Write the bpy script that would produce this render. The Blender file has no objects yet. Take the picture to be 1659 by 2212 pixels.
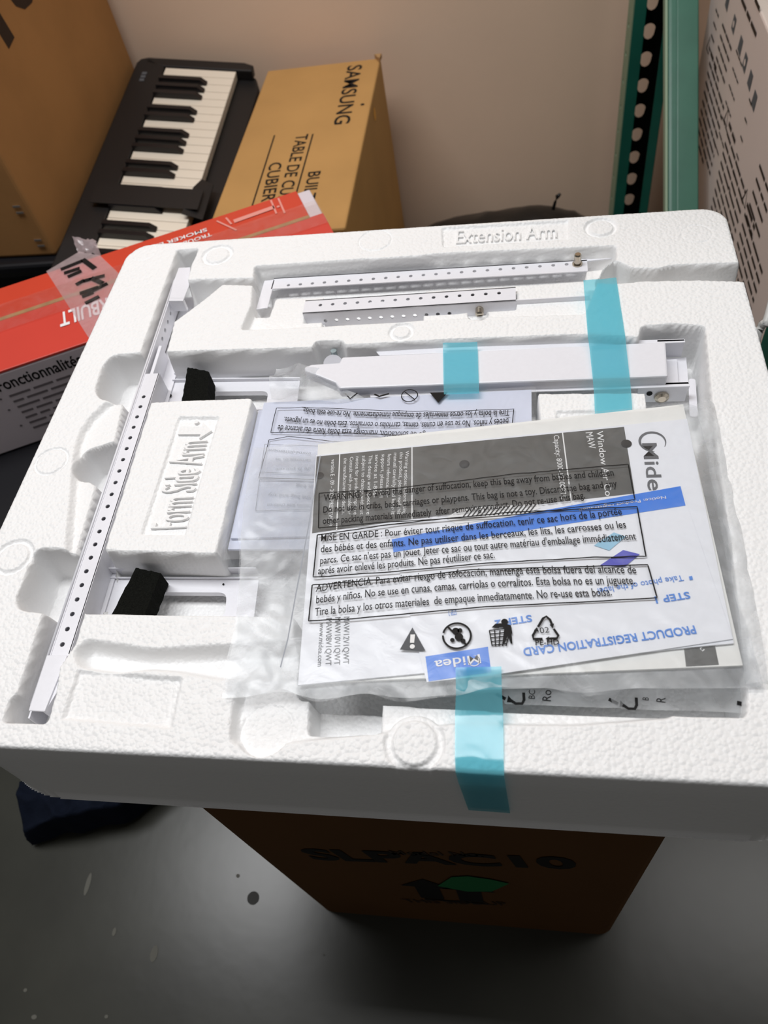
import bpy, math, random
import numpy as np
from mathutils import Vector, Matrix
random.seed(7)

# ------------------------------------------------------------------ camera
F_PX, CX, CY = 1660.0, 829.5, 1106.0        # frame taken as 1659 x 2212
CAM_Z = 1.2                                  # lens height above the floor


def _cd(px, py):
    return np.array([(px - CX) / F_PX, (py - CY) / F_PX, 1.0])


_n = _cd(1135, 2316)
_up = -_n / np.linalg.norm(_n)
_dy = _cd(1105, -1270)
_dy = _dy - _dy.dot(_up) * _up
_dy /= np.linalg.norm(_dy)
_dx = np.cross(_dy, _up)
ROT = np.array([_dx, _dy, _up])              # camera frame -> world frame
CAM = np.array([0.0, 0.0, CAM_Z])

scene = bpy.context.scene
COL = scene.collection
cam_data = bpy.data.cameras.new('camera')
cam = bpy.data.objects.new('camera', cam_data)
COL.objects.link(cam)
cam_data.sensor_fit = 'HORIZONTAL'
cam_data.sensor_width = 36.0
cam_data.lens = 36.0 * F_PX / 1659.0
cam_data.clip_start = 0.02
_X, _Y, _Z = ROT @ np.array([1, 0, 0]), ROT @ np.array([0, -1, 0]), ROT @ np.array([0, 0, -1])
cam.matrix_world = Matrix(((_X[0], _Y[0], _Z[0], 0), (_X[1], _Y[1], _Z[1], 0), (_X[2], _Y[2], _Z[2], CAM_Z), (0, 0, 0, 1)))
cam_data.dof.use_dof = True
cam_data.dof.focus_distance = 0.66
cam_data.dof.aperture_fstop = 11.0
scene.camera = cam

# ------------------------------------------------------------------ light
world = bpy.data.worlds.new('world')
scene.world = world
world.use_nodes = True
world.node_tree.nodes['Background'].inputs[0].default_value = (1.0, 0.98, 0.955, 1)
world.node_tree.nodes['Background'].inputs[1].default_value = 0.10

ld = bpy.data.lights.new('ceiling_tube_light', 'AREA')
ld.shape = 'RECTANGLE'
ld.size, ld.size_y = 1.6, 0.6
ld.energy = 41
ld.color = (0.985, 0.99, 1.0)
lo = bpy.data.objects.new('ceiling_tube_light', ld)
COL.objects.link(lo)
lo.location = (-0.75, 0.75, 2.75)

ld2 = bpy.data.lights.new('added_soft_fill', 'AREA')  # added fill lamp with no seen fixture, softens the shadows
ld2.shape = 'RECTANGLE'
ld2.size, ld2.size_y = 1.6, 0.6
ld2.energy = 12
ld2.color = (1.0, 0.985, 0.97)
lo2 = bpy.data.objects.new('added_soft_fill', ld2)
COL.objects.link(lo2)
lo2.location = (1.3, 0.75, 2.75)

scene.view_settings.view_transform = 'Standard'
scene.view_settings.look = 'None'
scene.view_settings.gamma = 1.0
scene.view_settings.use_curve_mapping = False
scene.view_settings.exposure = 0.0


# ------------------------------------------------------------------ pixel -> place helpers
def ray(px, py):
    return ROT @ _cd(px, py)


def P(px, py, z=0.70):                       # where a pixel meets the level z
    r = ray(px, py)
    return CAM + r * ((z - CAM_Z) / r[2])


def PY(px, py, y):                           # ... the upright plane y
    r = ray(px, py)
    return CAM + r * (y / r[1])


def PX(px, py, x):
    r = ray(px, py)
    return CAM + r * (x / r[0])


def HIT(px, py, p0, n):
    r = ray(px, py)
    return CAM + r * ((np.asarray(p0) - CAM).dot(n) / r.dot(n))


def unit(v):
    v = np.asarray(v, float)
    return v / np.linalg.norm(v)


# ------------------------------------------------------------------ noise (numpy)
_rs = np.random.RandomState(3)
_LAT = _rs.rand(256, 256)


def vnoise(x, y, s, k=0):
    x = np.asarray(x, float) / s + 37.3 * k + 100
    y = np.asarray(y, float) / s + 17.7 * k + 100
    i, j = np.floor(x).astype(int), np.floor(y).astype(int)
    fx, fy = x - i, y - j
    fx, fy = fx * fx * (3 - 2 * fx), fy * fy * (3 - 2 * fy)
    a, b = _LAT[i % 256, j % 256], _LAT[(i + 1) % 256, j % 256]
    c, d = _LAT[i % 256, (j + 1) % 256], _LAT[(i + 1) % 256, (j + 1) % 256]
    return (a * (1 - fx) + b * fx) * (1 - fy) + (c * (1 - fx) + d * fx) * fy


def ridge(x, y, s, k=0):
    return 1 - np.abs(2 * vnoise(x, y, s, k) - 1)


# ------------------------------------------------------------------ materials
def lin(c):
    out = []
    for v in c:
        v = v / 255.0
        out.append(v / 12.92 if v <= 0.04045 else ((v + 0.055) / 1.055) ** 2.4)
    return tuple(out) + (1.0,)


def new_mat(name):
    m = bpy.data.materials.new(name)
    m.use_nodes = True
    nt = m.node_tree
    return m, nt, nt.nodes['Principled BSDF']


def mat(name, rgb, rough=0.6, spec=0.4, metal=0.0, var=0.0, vscale=20.0, bump=0.0, bscale=200.0, rgb2=None, aniso=None, detail=4.0):
    m, nt, b = new_mat(name)
    b.inputs['Base Color'].default_value = lin(rgb)
    b.inputs['Roughness'].default_value = rough
    b.inputs['Specular IOR Level'].default_value = spec
    b.inputs['Metallic'].default_value = metal
    if var > 0 or bump > 0:
        tc = nt.nodes.new('ShaderNodeTexCoord')
        mp = nt.nodes.new('ShaderNodeMapping')
        if aniso:
            mp.inputs['Scale'].default_value = aniso
        nt.links.new(tc.outputs['Object'], mp.inputs[0])
    if var > 0:
        nz = nt.nodes.new('ShaderNodeTexNoise')
        nz.inputs['Scale'].default_value = vscale
        nz.inputs['Detail'].default_value = detail
        nt.links.new(mp.outputs[0], nz.inputs['Vector'])
        mx = nt.nodes.new('ShaderNodeMix')
        mx.data_type = 'RGBA'
        c1 = lin(rgb)
        c2 = lin(rgb2) if rgb2 else tuple(v * (1 - var) for v in c1[:3]) + (1,)
        rp = nt.nodes.new('ShaderNodeValToRGB')
        rp.color_ramp.elements[0].position = 0.35
        rp.color_ramp.elements[1].position = 0.68
        nt.links.new(nz.outputs['Fac'], rp.inputs[0])
        nt.links.new(rp.outputs[0], mx.inputs[0])
        mx.inputs[6].default_value = c1
        mx.inputs[7].default_value = c2
        nt.links.new(mx.outputs[2], b.inputs['Base Color'])
    if bump > 0:
        nb = nt.nodes.new('ShaderNodeTexNoise')
        nb.inputs['Scale'].default_value = bscale
        nt.links.new(mp.outputs[0], nb.inputs['Vector'])
        bp = nt.nodes.new('ShaderNodeBump')
        bp.inputs['Strength'].default_value = bump
        bp.inputs['Distance'].default_value = 0.002
        nt.links.new(nb.outputs['Fac'], bp.inputs['Height'])
        nt.links.new(bp.outputs[0], b.inputs['Normal'])
    return m


def foam_mat():
    m, nt, b = new_mat('expanded_foam')
    b.inputs['Base Color'].default_value = lin((243, 243, 243))
    b.inputs['Roughness'].default_value = 0.42
    b.inputs['Specular IOR Level'].default_value = 0.35
    tc = nt.nodes.new('ShaderNodeTexCoord')
    vo = nt.nodes.new('ShaderNodeTexVoronoi')
    vo.feature = 'SMOOTH_F1'
    vo.inputs['Scale'].default_value = 310
    vo.inputs['Smoothness'].default_value = 0.25
    nt.links.new(tc.outputs['Object'], vo.inputs['Vector'])
    nz = nt.nodes.new('ShaderNodeTexNoise')
    nz.inputs['Scale'].default_value = 9
    nt.links.new(tc.outputs['Object'], nz.inputs['Vector'])
    mul = nt.nodes.new('ShaderNodeMath')
    mul.operation = 'MULTIPLY'
    mul.inputs[1].default_value = -1.0
    nt.links.new(vo.outputs['Distance'], mul.inputs[0])
    bp = nt.nodes.new('ShaderNodeBump')
    bp.inputs['Distance'].default_value = 0.0009
    ge = nt.nodes.new('ShaderNodeNewGeometry')
    sx = nt.nodes.new('ShaderNodeSeparateXYZ')
    nt.links.new(ge.outputs['Normal'], sx.inputs[0])
    mr = nt.nodes.new('ShaderNodeMapRange')      # moulded side faces are smoother than the beaded top
    mr.inputs[1].default_value = 0.45
    mr.inputs[2].default_value = 0.95
    mr.inputs[3].default_value = 0.22
    mr.inputs[4].default_value = 0.9
    nt.links.new(sx.outputs[2], mr.inputs[0])
    nt.links.new(mr.outputs[0], bp.inputs['Strength'])
    nt.links.new(mul.outputs[0], bp.inputs['Height'])
    nt.links.new(bp.outputs[0], b.inputs['Normal'])
    return m


def film(name, tint=(0.97, 0.975, 0.98), haze=0.16, gloss_rough=0.16, gloss=1.0, hazecol=(0.86, 0.88, 0.9), bump=0.25, var=0.5, bscale=55.0):
    """Thin plastic: clear with a milky scatter that thickens in creases, and a glossy skin."""
    m = bpy.data.materials.new(name)
    m.use_nodes = True
    nt = m.node_tree
    for n in list(nt.nodes):
        nt.nodes.remove(n)
    out = nt.nodes.new('ShaderNodeOutputMaterial')
    tr = nt.nodes.new('ShaderNodeBsdfTransparent')
    tr.inputs[0].default_value = tuple(tint) + (1,)
    df = nt.nodes.new('ShaderNodeBsdfDiffuse')
    df.inputs[0].default_value = tuple(hazecol) + (1,)
    tl = nt.nodes.new('ShaderNodeBsdfTranslucent')
    tl.inputs[0].default_value = tuple(hazecol) + (1,)
    m0 = nt.nodes.new('ShaderNodeMixShader')
    m0.inputs[0].default_value = 0.4
    nt.links.new(df.outputs[0], m0.inputs[1])
    nt.links.new(tl.outputs[0], m0.inputs[2])
    tc = nt.nodes.new('ShaderNodeTexCoord')
    nz = nt.nodes.new('ShaderNodeTexNoise')
    nz.inputs['Scale'].default_value = bscale
    nz.inputs['Detail'].default_value = 3
    nz.inputs['Distortion'].default_value = 1.2
    nt.links.new(tc.outputs['Object'], nz.inputs['Vector'])
    mr = nt.nodes.new('ShaderNodeMapRange')
    mr.inputs[1].default_value = 0.35
    mr.inputs[2].default_value = 0.75
    mr.inputs[3].default_value = haze * (1 - var)
    mr.inputs[4].default_value = haze * (1 + var)
    nt.links.new(nz.outputs['Fac'], mr.inputs[0])
    m1 = nt.nodes.new('ShaderNodeMixShader')
    nt.links.new(mr.outputs[0], m1.inputs[0])
    nt.links.new(tr.outputs[0], m1.inputs[1])
    nt.links.new(m0.outputs[0], m1.inputs[2])
    gl = nt.nodes.new('ShaderNodeBsdfGlossy')
    gl.inputs[0].default_value = (gloss, gloss, gloss, 1)
    gl.inputs['Roughness'].default_value = gloss_rough
    lw = nt.nodes.new('ShaderNodeLayerWeight')
    pw = nt.nodes.new('ShaderNodeMath')
    pw.operation = 'POWER'
    pw.inputs[1].default_value = 5.0
    nt.links.new(lw.outputs['Facing'], pw.inputs[0])
    fr = nt.nodes.new('ShaderNodeMath')
    fr.operation = 'MULTIPLY_ADD'
    fr.inputs[1].default_value = 0.9
    fr.inputs[2].default_value = 0.05
    nt.links.new(pw.outputs[0], fr.inputs[0])
    bp = nt.nodes.new('ShaderNodeBump')
    bp.inputs['Strength'].default_value = bump
    bp.inputs['Distance'].default_value = 0.004
    nt.links.new(nz.outputs['Fac'], bp.inputs['Height'])
    nt.links.new(bp.outputs[0], gl.inputs['Normal'])
    nt.links.new(bp.outputs[0], lw.inputs['Normal'])
    m2 = nt.nodes.new('ShaderNodeMixShader')
    nt.links.new(fr.outputs[0], m2.inputs[0])
    nt.links.new(m1.outputs[0], m2.inputs[1])
    nt.links.new(gl.outputs[0], m2.inputs[2])
    nt.links.new(m2.outputs[0], out.inputs[0])
    return m


M = {
    'foam': foam_mat(),
    'wall': mat('beige_wall_paint', (238, 209, 184), 0.75, 0.2, var=0.07, vscale=2.2, bump=0.05, bscale=60),
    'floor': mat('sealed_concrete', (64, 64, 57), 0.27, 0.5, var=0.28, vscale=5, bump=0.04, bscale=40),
    'speck': mat('pale_floor_scuff', (104, 103, 95), 0.6, 0.3),
    'spot': mat('dark_floor_stain', (42, 41, 37), 0.5, 0.3),
    'white_metal': mat('white_powder_coat', (232, 232, 238), 0.32, 0.5, var=0.02, vscale=300, bump=0.03, bscale=900),
    'nickel': mat('nickel_pin', (190, 180, 165), 0.22, 0.5, metal=1.0),
    'zinc': mat('zinc_bolt', (165, 178, 180), 0.35, 0.5, metal=0.9),
    'black_foam': mat('black_sponge', (24, 25, 22), 0.95, 0.1, var=0.5, vscale=900, bump=1.0, bscale=1100),
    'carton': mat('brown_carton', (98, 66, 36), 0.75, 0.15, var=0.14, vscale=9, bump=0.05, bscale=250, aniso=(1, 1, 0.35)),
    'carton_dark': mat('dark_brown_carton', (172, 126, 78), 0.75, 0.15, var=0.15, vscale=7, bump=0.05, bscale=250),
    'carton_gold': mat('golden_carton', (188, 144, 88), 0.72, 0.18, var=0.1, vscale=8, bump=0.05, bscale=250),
    'carton_edge': mat('worn_carton_edge', (176, 140, 98), 0.8, 0.1, var=0.2, vscale=60),
    'ink': mat('black_ink', (22, 20, 20), 0.6, 0.2),
    'ink_soft': mat('faded_black_ink', (58, 46, 38), 0.7, 0.15),
    'ink_grey': mat('grey_ink', (92, 94, 98), 0.6, 0.2),
    'ink_pale': mat('pale_grey_ink', (160, 164, 172), 0.6, 0.2),
    'ink_white': mat('white_ink', (238, 238, 238), 0.5, 0.2),
    'ink_blue': mat('blue_ink', (66, 132, 218), 0.5, 0.2),
    'blue_band': mat('blue_band', (52, 126, 226), 0.4, 0.3),
    'blue_pale': mat('pale_blue_print', (150, 198, 224), 0.5, 0.2),
    'purple': mat('violet_print', (84, 86, 190), 0.5, 0.2),
    'grey_cover': mat('dark_grey_cover', (84, 84, 82), 0.45, 0.3, var=0.06, vscale=30),
    'paper': mat('white_paper', (236, 238, 244), 0.55, 0.25, var=0.02, vscale=30),
    'paper_cream': mat('cream_paper', (236, 236, 233), 0.6, 0.2),
    'paper_blue': mat('cool_white_paper', (214, 219, 236), 0.5, 0.25),
    'film': film('bag_film', haze=0.075, gloss_rough=0.34, bump=0.12, gloss=0.8),
    'film_milky': film('milky_bag_film', haze=0.36, gloss_rough=0.4, bump=0.2, var=0.5, bscale=30, gloss=0.7),
    'tape_blue': film('blue_tape_film', tint=(0.52, 0.88, 0.95), haze=0.56, gloss_rough=0.16, hazecol=(0.20, 0.66, 0.78), bump=0.06, var=0.06, bscale=30, gloss=0.6),
    'tape_clear': film('clear_tape_film', tint=(0.98, 0.95, 0.93), haze=0.06, gloss_rough=0.10, bump=0.3, bscale=40),
    'tape_print': film('milky_printed_tape', haze=0.55, gloss_rough=0.2, hazecol=(0.84, 0.68, 0.70), bump=0.2, var=0.1),
    'red': mat('red_carton_print', (206, 70, 48), 0.4, 0.35, var=0.05, vscale=12),
    'red2': mat('red_flap_print', (208, 70, 58), 0.4, 0.35, var=0.04, vscale=12),
    'white_carton': mat('white_carton_print', (214, 204, 210), 0.6, 0.25, var=0.04, vscale=9),
    'white_box': mat('white_glossy_carton', (226, 210, 202), 0.55, 0.25, var=0.05, vscale=5),
    'black_plastic': mat('black_plastic', (26, 24, 24), 0.45, 0.4, bump=0.05, bscale=500),
    'black_key': mat('black_key_plastic', (20, 19, 22), 0.3, 0.5),
    'white_key': mat('white_key_plastic', (238, 226, 208), 0.35, 0.5),
    'green': mat('green_rack_enamel', (66, 116, 98), 0.38, 0.45, var=0.12, vscale=18, bump=0.05, bscale=120),
    'green_dark': mat('dark_green_enamel', (16, 92, 78), 0.4, 0.45, var=0.12, vscale=18),
    'shade_black': mat('painted_shade_black', (12, 12, 12), 0.6, 0.2),  # near-black paints in the dark of the post interior and bolt holes
    'sage': mat('sage_green_board', (138, 160, 130), 0.6, 0.3),
    'cable': mat('white_cable', (222, 222, 220), 0.4, 0.4),
    'navy': mat('navy_cloth', (22, 28, 42), 0.9, 0.1, var=0.3, vscale=40, bump=0.4, bscale=300),
    'black_bag': mat('black_bag_plastic', (20, 19, 18), 0.35, 0.5, bump=0.6, bscale=40),
    'crate': mat('black_crate_plastic', (20, 20, 24), 0.4, 0.4),
    'ink_side': mat('faint_side_ink', (120, 112, 116), 0.6, 0.2),
    'ink_red_pale': mat('pale_red_print', (226, 150, 138), 0.5, 0.2),
    'leaf': mat('green_print', (30, 110, 62), 0.6, 0.2),
    'staple': mat('steel_staple', (196, 190, 184), 0.3, 0.5, metal=0.8),
}


# ------------------------------------------------------------------ mesh helpers
class MB:
    def __init__(self):
        self.v, self.f = [], []

    def quad(self, a, b, c, d):
        i = len(self.v)
        self.v += [tuple(a), tuple(b), tuple(c), tuple(d)]
        self.f.append((i, i + 1, i + 2, i + 3))

    def poly(self, pts):
        i = len(self.v)
        self.v += [tuple(p) for p in pts]
        self.f.append(tuple(range(i, i + len(pts))))

    def obox(self, o, ex, ey, ez):           # corner + three edge vectors
        o, ex, ey, ez = (np.asarray(q, float) for q in (o, ex, ey, ez))
        i = len(self.v)
        for c in ((0, 0, 0), (1, 0, 0), (1, 1, 0), (0, 1, 0), (0, 0, 1), (1, 0, 1), (1, 1, 1), (0, 1, 1)):
            self.v.append(tuple(o + c[0] * ex + c[1] * ey + c[2] * ez))
        s = 1 if np.dot(np.cross(ex, ey), ez) > 0 else -1
        for q in ((0, 3, 2, 1), (4, 5, 6, 7), (0, 1, 5, 4), (1, 2, 6, 5), (2, 3, 7, 6), (3, 0, 4, 7)):
            q = tuple(i + k for k in q)
            self.f.append(q if s > 0 else q[::-1])
        return self

    def box(self, x0, x1, y0, y1, z0, z1):
        return self.obox((x0, y0, z0), (x1 - x0, 0, 0), (0, y1 - y0, 0), (0, 0, z1 - z0))

    def prism(self, pts, off):               # pts counter-clockwise seen against off
        pts = [np.asarray(p, float) for p in pts]
        off = np.asarray(off, float)
        nrm = np.zeros(3)
        for k in range(len(pts)):
            nrm += np.cross(pts[k] - pts[0], pts[(k + 1) % len(pts)] - pts[0])
        if nrm.dot(off) < 0:
            pts = pts[::-1]
        i, n = len(self.v), len(pts)
        self.v += [tuple(p) for p in pts] + [tuple(p + off) for p in pts]
        self.f.append(tuple(i + k for k in range(n))[::-1])
        self.f.append(tuple(i + n + k for k in range(n)))
        for k in range(n):
            k2 = (k + 1) % n
            self.f.append((i + k, i + k2, i + n + k2, i + n + k))
        return self

    def tube(self, pts, r, n=10, cap=True):
        pts = [np.asarray(p, float) for p in pts]
        rings = []
        for k, p in enumerate(pts):
            t = unit(pts[min(k + 1, len(pts) - 1)] - pts[max(k - 1, 0)])
            a = unit(np.cross(t, (0, 0, 1) if abs(t[2]) < 0.9 else (1, 0, 0)))
            b = np.cross(t, a)
            rr = r[k] if hasattr(r, '__len__') else r
            i = len(self.v)
            self.v += [tuple(p + rr * (math.cos(q) * a + math.sin(q) * b)) for q in np.linspace(0, 2 * math.pi, n, endpoint=False)]
            rings.append(i)
        for a0, b0 in zip(rings, rings[1:]):
            for k in range(n):
                self.f.append((a0 + k, a0 + (k + 1) % n, b0 + (k + 1) % n, b0 + k))
        if cap:
            self.f.append(tuple(rings[0] + k for k in range(n))[::-1])
            self.f.append(tuple(rings[-1] + k for k in range(n)))
        return self

    def ribbon(self, pts, w, n):             # flat line of width w on a surface with normal n
        pts = [np.asarray(p, float) for p in pts]
        n = np.asarray(n, float)
        i = len(self.v)
        for k, p in enumerate(pts):
            t = unit(pts[min(k + 1, len(pts) - 1)] - pts[max(k - 1, 0)])
            s = np.cross(n, t) * w / 2
            self.v += [tuple(p - s), tuple(p + s)]
        for k in range(len(pts) - 1):
            a = i + 2 * k
            self.f.append((a, a + 2, a + 3, a + 1))
        return self

    def grid(self, A):                       # A: array (n, m, 3)
        n, m = A.shape[:2]
        i = len(self.v)
        self.v += [tuple(p) for p in A.reshape(-1, 3)]
        for a in range(n - 1):
            for b in range(m - 1):
                k = i + a * m + b
                self.f.append((k, k + 1, k + m + 1, k + m))
        return self

    def perf(self, o, es, et, en, L, W, holes, rad, thick, k=12):
        """A strip L x W with holes [(s, t)], rad(theta) -> radius, built as real openings."""
        o, es, et, en = (np.asarray(q, float) for q in (o, es, et, en))
        hs = sorted(holes)
        cuts = [0.0] + [(a[0] + b[0]) / 2 for a, b in zip(hs, hs[1:])] + [L]
        for (s, t), s0, s1 in zip(hs, cuts, cuts[1:]):
            # plain ends so the ring cells stay near square
            lo_, hi_ = max(s0, s - W), min(s1, s + W)
            for a, b in ((s0, lo_), (hi_, s1)):
                if b - a > 1e-6:
                    self.obox(o + a * es - 0 * en, (b - a) * es, W * et, -thick * en)
            ang = list(np.linspace(0, 2 * math.pi, k, endpoint=False) + 0.01)
            ang += [math.atan2(y - t, x - s) % (2 * math.pi) for x in (lo_, hi_) for y in (0, W)]
            ang = sorted(a % (2 * math.pi) for a in ang)
            inn, out = [], []
            for a in ang:
                c, sn = math.cos(a), math.sin(a)
                r = rad(a)
                inn.append((s + r * c, t + r * sn))
                q = min(((hi_ - s) / c if c > 1e-9 else 1e9), ((lo_ - s) / c if c < -1e-9 else 1e9),
                        ((W - t) / sn if sn > 1e-9 else 1e9), ((-t) / sn if sn < -1e-9 else 1e9))
                out.append((s + q * c, t + q * sn))
            i, n = len(self.v), len(ang)
            for d in (0.0, -thick):
                for lst in (inn, out):
                    self.v += [tuple(o + a * es + b * et + d * en) for a, b in lst]
            for q in range(n):
                q2 = (q + 1) % n
                self.f.append((i + q, i + n + q, i + n + q2, i + q2))
                self.f.append((i + 2 * n + q2, i + 3 * n + q2, i + 3 * n + q, i + 2 * n + q))
                self.f.append((i + q2, i + 2 * n + q2, i + 2 * n + q, i + q))
                self.f.append((i + n + q, i + 3 * n + q, i + 3 * n + q2, i + n + q2))
        return self


def circ(c, r, n=(0, 0, 1), k=28, a0=0, a1=2 * math.pi, ry=None, e1=None):
    n = unit(n)
    a = unit(e1) if e1 is not None else unit(np.cross(n, (0, 1, 0) if abs(n[1]) < 0.9 else (1, 0, 0)))
    b = np.cross(n, a)
    return [np.asarray(c) + r * math.cos(t) * a + (ry or r) * math.sin(t) * b for t in np.linspace(a0, a1, k, endpoint=(a1 - a0) < 6.28)]


def tag(o, label=None, cat=None, group=None, kind=None):
    if label:
        o['label'] = label
    if cat:
        o['category'] = cat
    if group:
        o['group'] = group
    if kind:
        o['kind'] = kind
    return o


def obj(name, mb, material, parent=None, label=None, cat=None, smooth=False, bevel=0.0, kind=None, group=None):
    me = bpy.data.meshes.new(name)
    me.from_pydata([tuple(map(float, p)) for p in mb.v], [], mb.f)
    me.materials.append(M[material] if isinstance(material, str) else material)
    if smooth:
        me.shade_smooth()
    me.update()
    o = bpy.data.objects.new(name, me)
    COL.objects.link(o)
    if parent is not None:
        o.parent = parent
        if parent.type == 'EMPTY':
            o.location = [-q for q in parent.location]
    if bevel > 0:
        bv = o.modifiers.new('soft_edge', 'BEVEL')
        bv.width = bevel
        bv.segments = 2
        bv.limit_method = 'ANGLE'
    return tag(o, label, cat, group, kind)


def thing(name, loc, label, cat, group=None):
    o = bpy.data.objects.new(name, None)
    COL.objects.link(o)
    o.location = [float(q) for q in loc]
    o.empty_display_size = 0.02
    return tag(o, label, cat, group)


# ------------------------------------------------------------------ lettering
_glyph = {}


def text_raw(s, bold=0.0):
    key = (s, bold)
    if key not in _glyph:
        cu = bpy.data.curves.new('lettering', 'FONT')
        cu.body = s
        cu.size = 1.0
        cu.resolution_u = 3
        cu.offset = bold
        o = bpy.data.objects.new('lettering', cu)
        COL.objects.link(o)
        me = bpy.data.meshes.new_from_object(o)
        v = np.array([q.co[:] for q in me.vertices]).reshape(-1, 3)
        f = [tuple(p.vertices) for p in me.polygons]
        bpy.data.objects.remove(o)
        bpy.data.curves.remove(cu)
        bpy.data.meshes.remove(me)
        _glyph[key] = (v, f)
    return _glyph[key]


def serifed(s):
    """The same letters with small slab feet on every stem end, for the bags' book-face print."""
    key = (s, 'serif')
    if key in _glyph:
        return _glyph[key]
    v, f = text_raw(s, 0.004)
    cnt = {}
    for fc in f:
        for c in range(len(fc)):
            cnt[(fc[c], fc[(c + 1) % len(fc)])] = 1
    v2, f2 = [tuple(p) for p in v], list(f)
    for (a, b) in list(cnt):
        if (b, a) in cnt:
            continue
        pa_, pb_ = v[a], v[b]
        ln = abs(pa_[0] - pb_[0])
        if abs(pa_[1] - pb_[1]) < 0.006 and 0.035 < ln < 0.16:
            y_ = pa_[1]
            # is the letter above or below this edge?
            x0_, x1_ = min(pa_[0], pb_[0]) - 0.040, max(pa_[0], pb_[0]) + 0.040
            sgn = 1 if pb_[0] > pa_[0] else -1
            i = len(v2)
            v2 += [(x0_, y_, 0), (x1_, y_, 0), (x1_, y_ + 0.030 * sgn, 0), (x0_, y_ + 0.030 * sgn, 0)]
            f2.append((i, i + 1, i + 2, i + 3))
    _glyph[key] = (np.array(v2), f2)
    return _glyph[key]


_H = text_raw('H')[0]
CAP = float(_H[:, 1].max())


def text(mb, s, p0, p1, n, cap, mid=None, surf=None, bold=0.0, lift=0.0003, thick=0.0, slant=0.0, serif=False):
    """Letter s from p0 to p1 (baseline) on a surface of normal n; mid bends the baseline; surf(x, y) -> z drapes it."""
    v, f = serifed(s) if serif else text_raw(s, bold)
    p0, p1, n = np.asarray(p0, float), np.asarray(p1, float), unit(n)
    u = unit(p1 - p0)
    w = np.cross(n, u)
    x0, x1 = v[:, 0].min(), v[:, 0].max()
    L = np.linalg.norm(p1 - p0)
    k = cap / CAP
    a = (v[:, 0] - x0) / (x1 - x0) * L
    b = v[:, 1] * k
    a = a + slant * b
    if mid is not None:
        m = np.asarray(mid, float) - p0
        tm, hm = m.dot(u) / L, m.dot(w)
        t = a / L
        b = b + hm * t * (1 - t) / max(tm * (1 - tm), 1e-3)
    q = p0 + np.outer(a, u) + np.outer(b, w)
    if surf is not None:
        q[:, 2] = surf(q[:, 0], q[:, 1]) + lift
    else:
        q = q + n * lift
    i = len(mb.v)
    mb.v += [tuple(p) for p in q]
    mb.f += [tuple(i + c for c in fc) for fc in f]
    if thick:
        j = len(mb.v)
        mb.v += [tuple(p - n * thick) for p in q]
        from collections import Counter
        edges = Counter()
        for fc in f:
            for c in range(len(fc)):
                edges[(fc[c], fc[(c + 1) % len(fc)])] += 1
        for (a_, b_), c in edges.items():
            if (b_, a_) not in edges:
                mb.f.append((i + b_, i + a_, j + a_, j + b_))
    return mb


def words(mb, p0, p1, n, h, seed, lo=0.25, hi=1.0):
    """An unreadable printed line: a run of short word-sized strokes."""
    rnd = random.Random(seed)
    p0, p1 = np.asarray(p0), np.asarray(p1)
    u = unit(p1 - p0)
    w = np.cross(unit(n), u)
    L = np.linalg.norm(p1 - p0)
    a = 0.0
    while a < L:
        b = min(L, a + h * rnd.uniform(2.0, 5.5))
        o = p0 + u * a + unit(n) * 0.0004
        mb.quad(o, o + u * (b - a), o + u * (b - a) + w * h * 0.62, o + w * h * 0.62)
        a = b + h * 0.8
    return mb


UP = np.array([0, 0, 1.0])

# ================================================================== THE SETTING
WALL_Y = 1.72
fl = MB()
fl.box(-3.0, 3.0, -2.0, WALL_Y, -0.1, 0.0)
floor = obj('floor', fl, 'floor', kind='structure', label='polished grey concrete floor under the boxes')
wl = MB()
wl.box(-3.0, 3.0, WALL_Y, WALL_Y + 0.12, -0.1, 3.0)
wall = obj('wall_back', wl, 'wall', kind='structure', label='plain beige painted wall behind the boxes')
for k, (px, py, a, b) in enumerate([(190, 1910, 5, 24), (247, 2013, 4, 9), (333, 2060, 8, 18), (700, 2063, 2, 2), (74, 2197, 6, 5), (230, 2196, 4, 4), (514, 1892, 4, 4), (55, 2139, 4, 4)]):
    c = P(px, py, 0.0)
    ry = np.linalg.norm(P(px, py + b, 0) - P(px, py - b, 0)) / 2
    rx = np.linalg.norm(P(px + a, py, 0) - P(px - a, py, 0)) / 2
    mb = MB()
    mb.poly([p + UP * 0.0006 for p in circ(c, rx, UP, 14, ry=ry, e1=(1, 0, 0))])
    obj('scuff_mark', mb, 'speck', floor)
c = P(547, 1940, 0.0)
obj('stain_mark', MB(), 'spot', floor) if False else None
mb = MB()
mb.poly([p + UP * 0.0006 for p in circ(c, 0.009, UP, 18)])
obj('stain_mark', mb, 'spot', floor)

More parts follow.
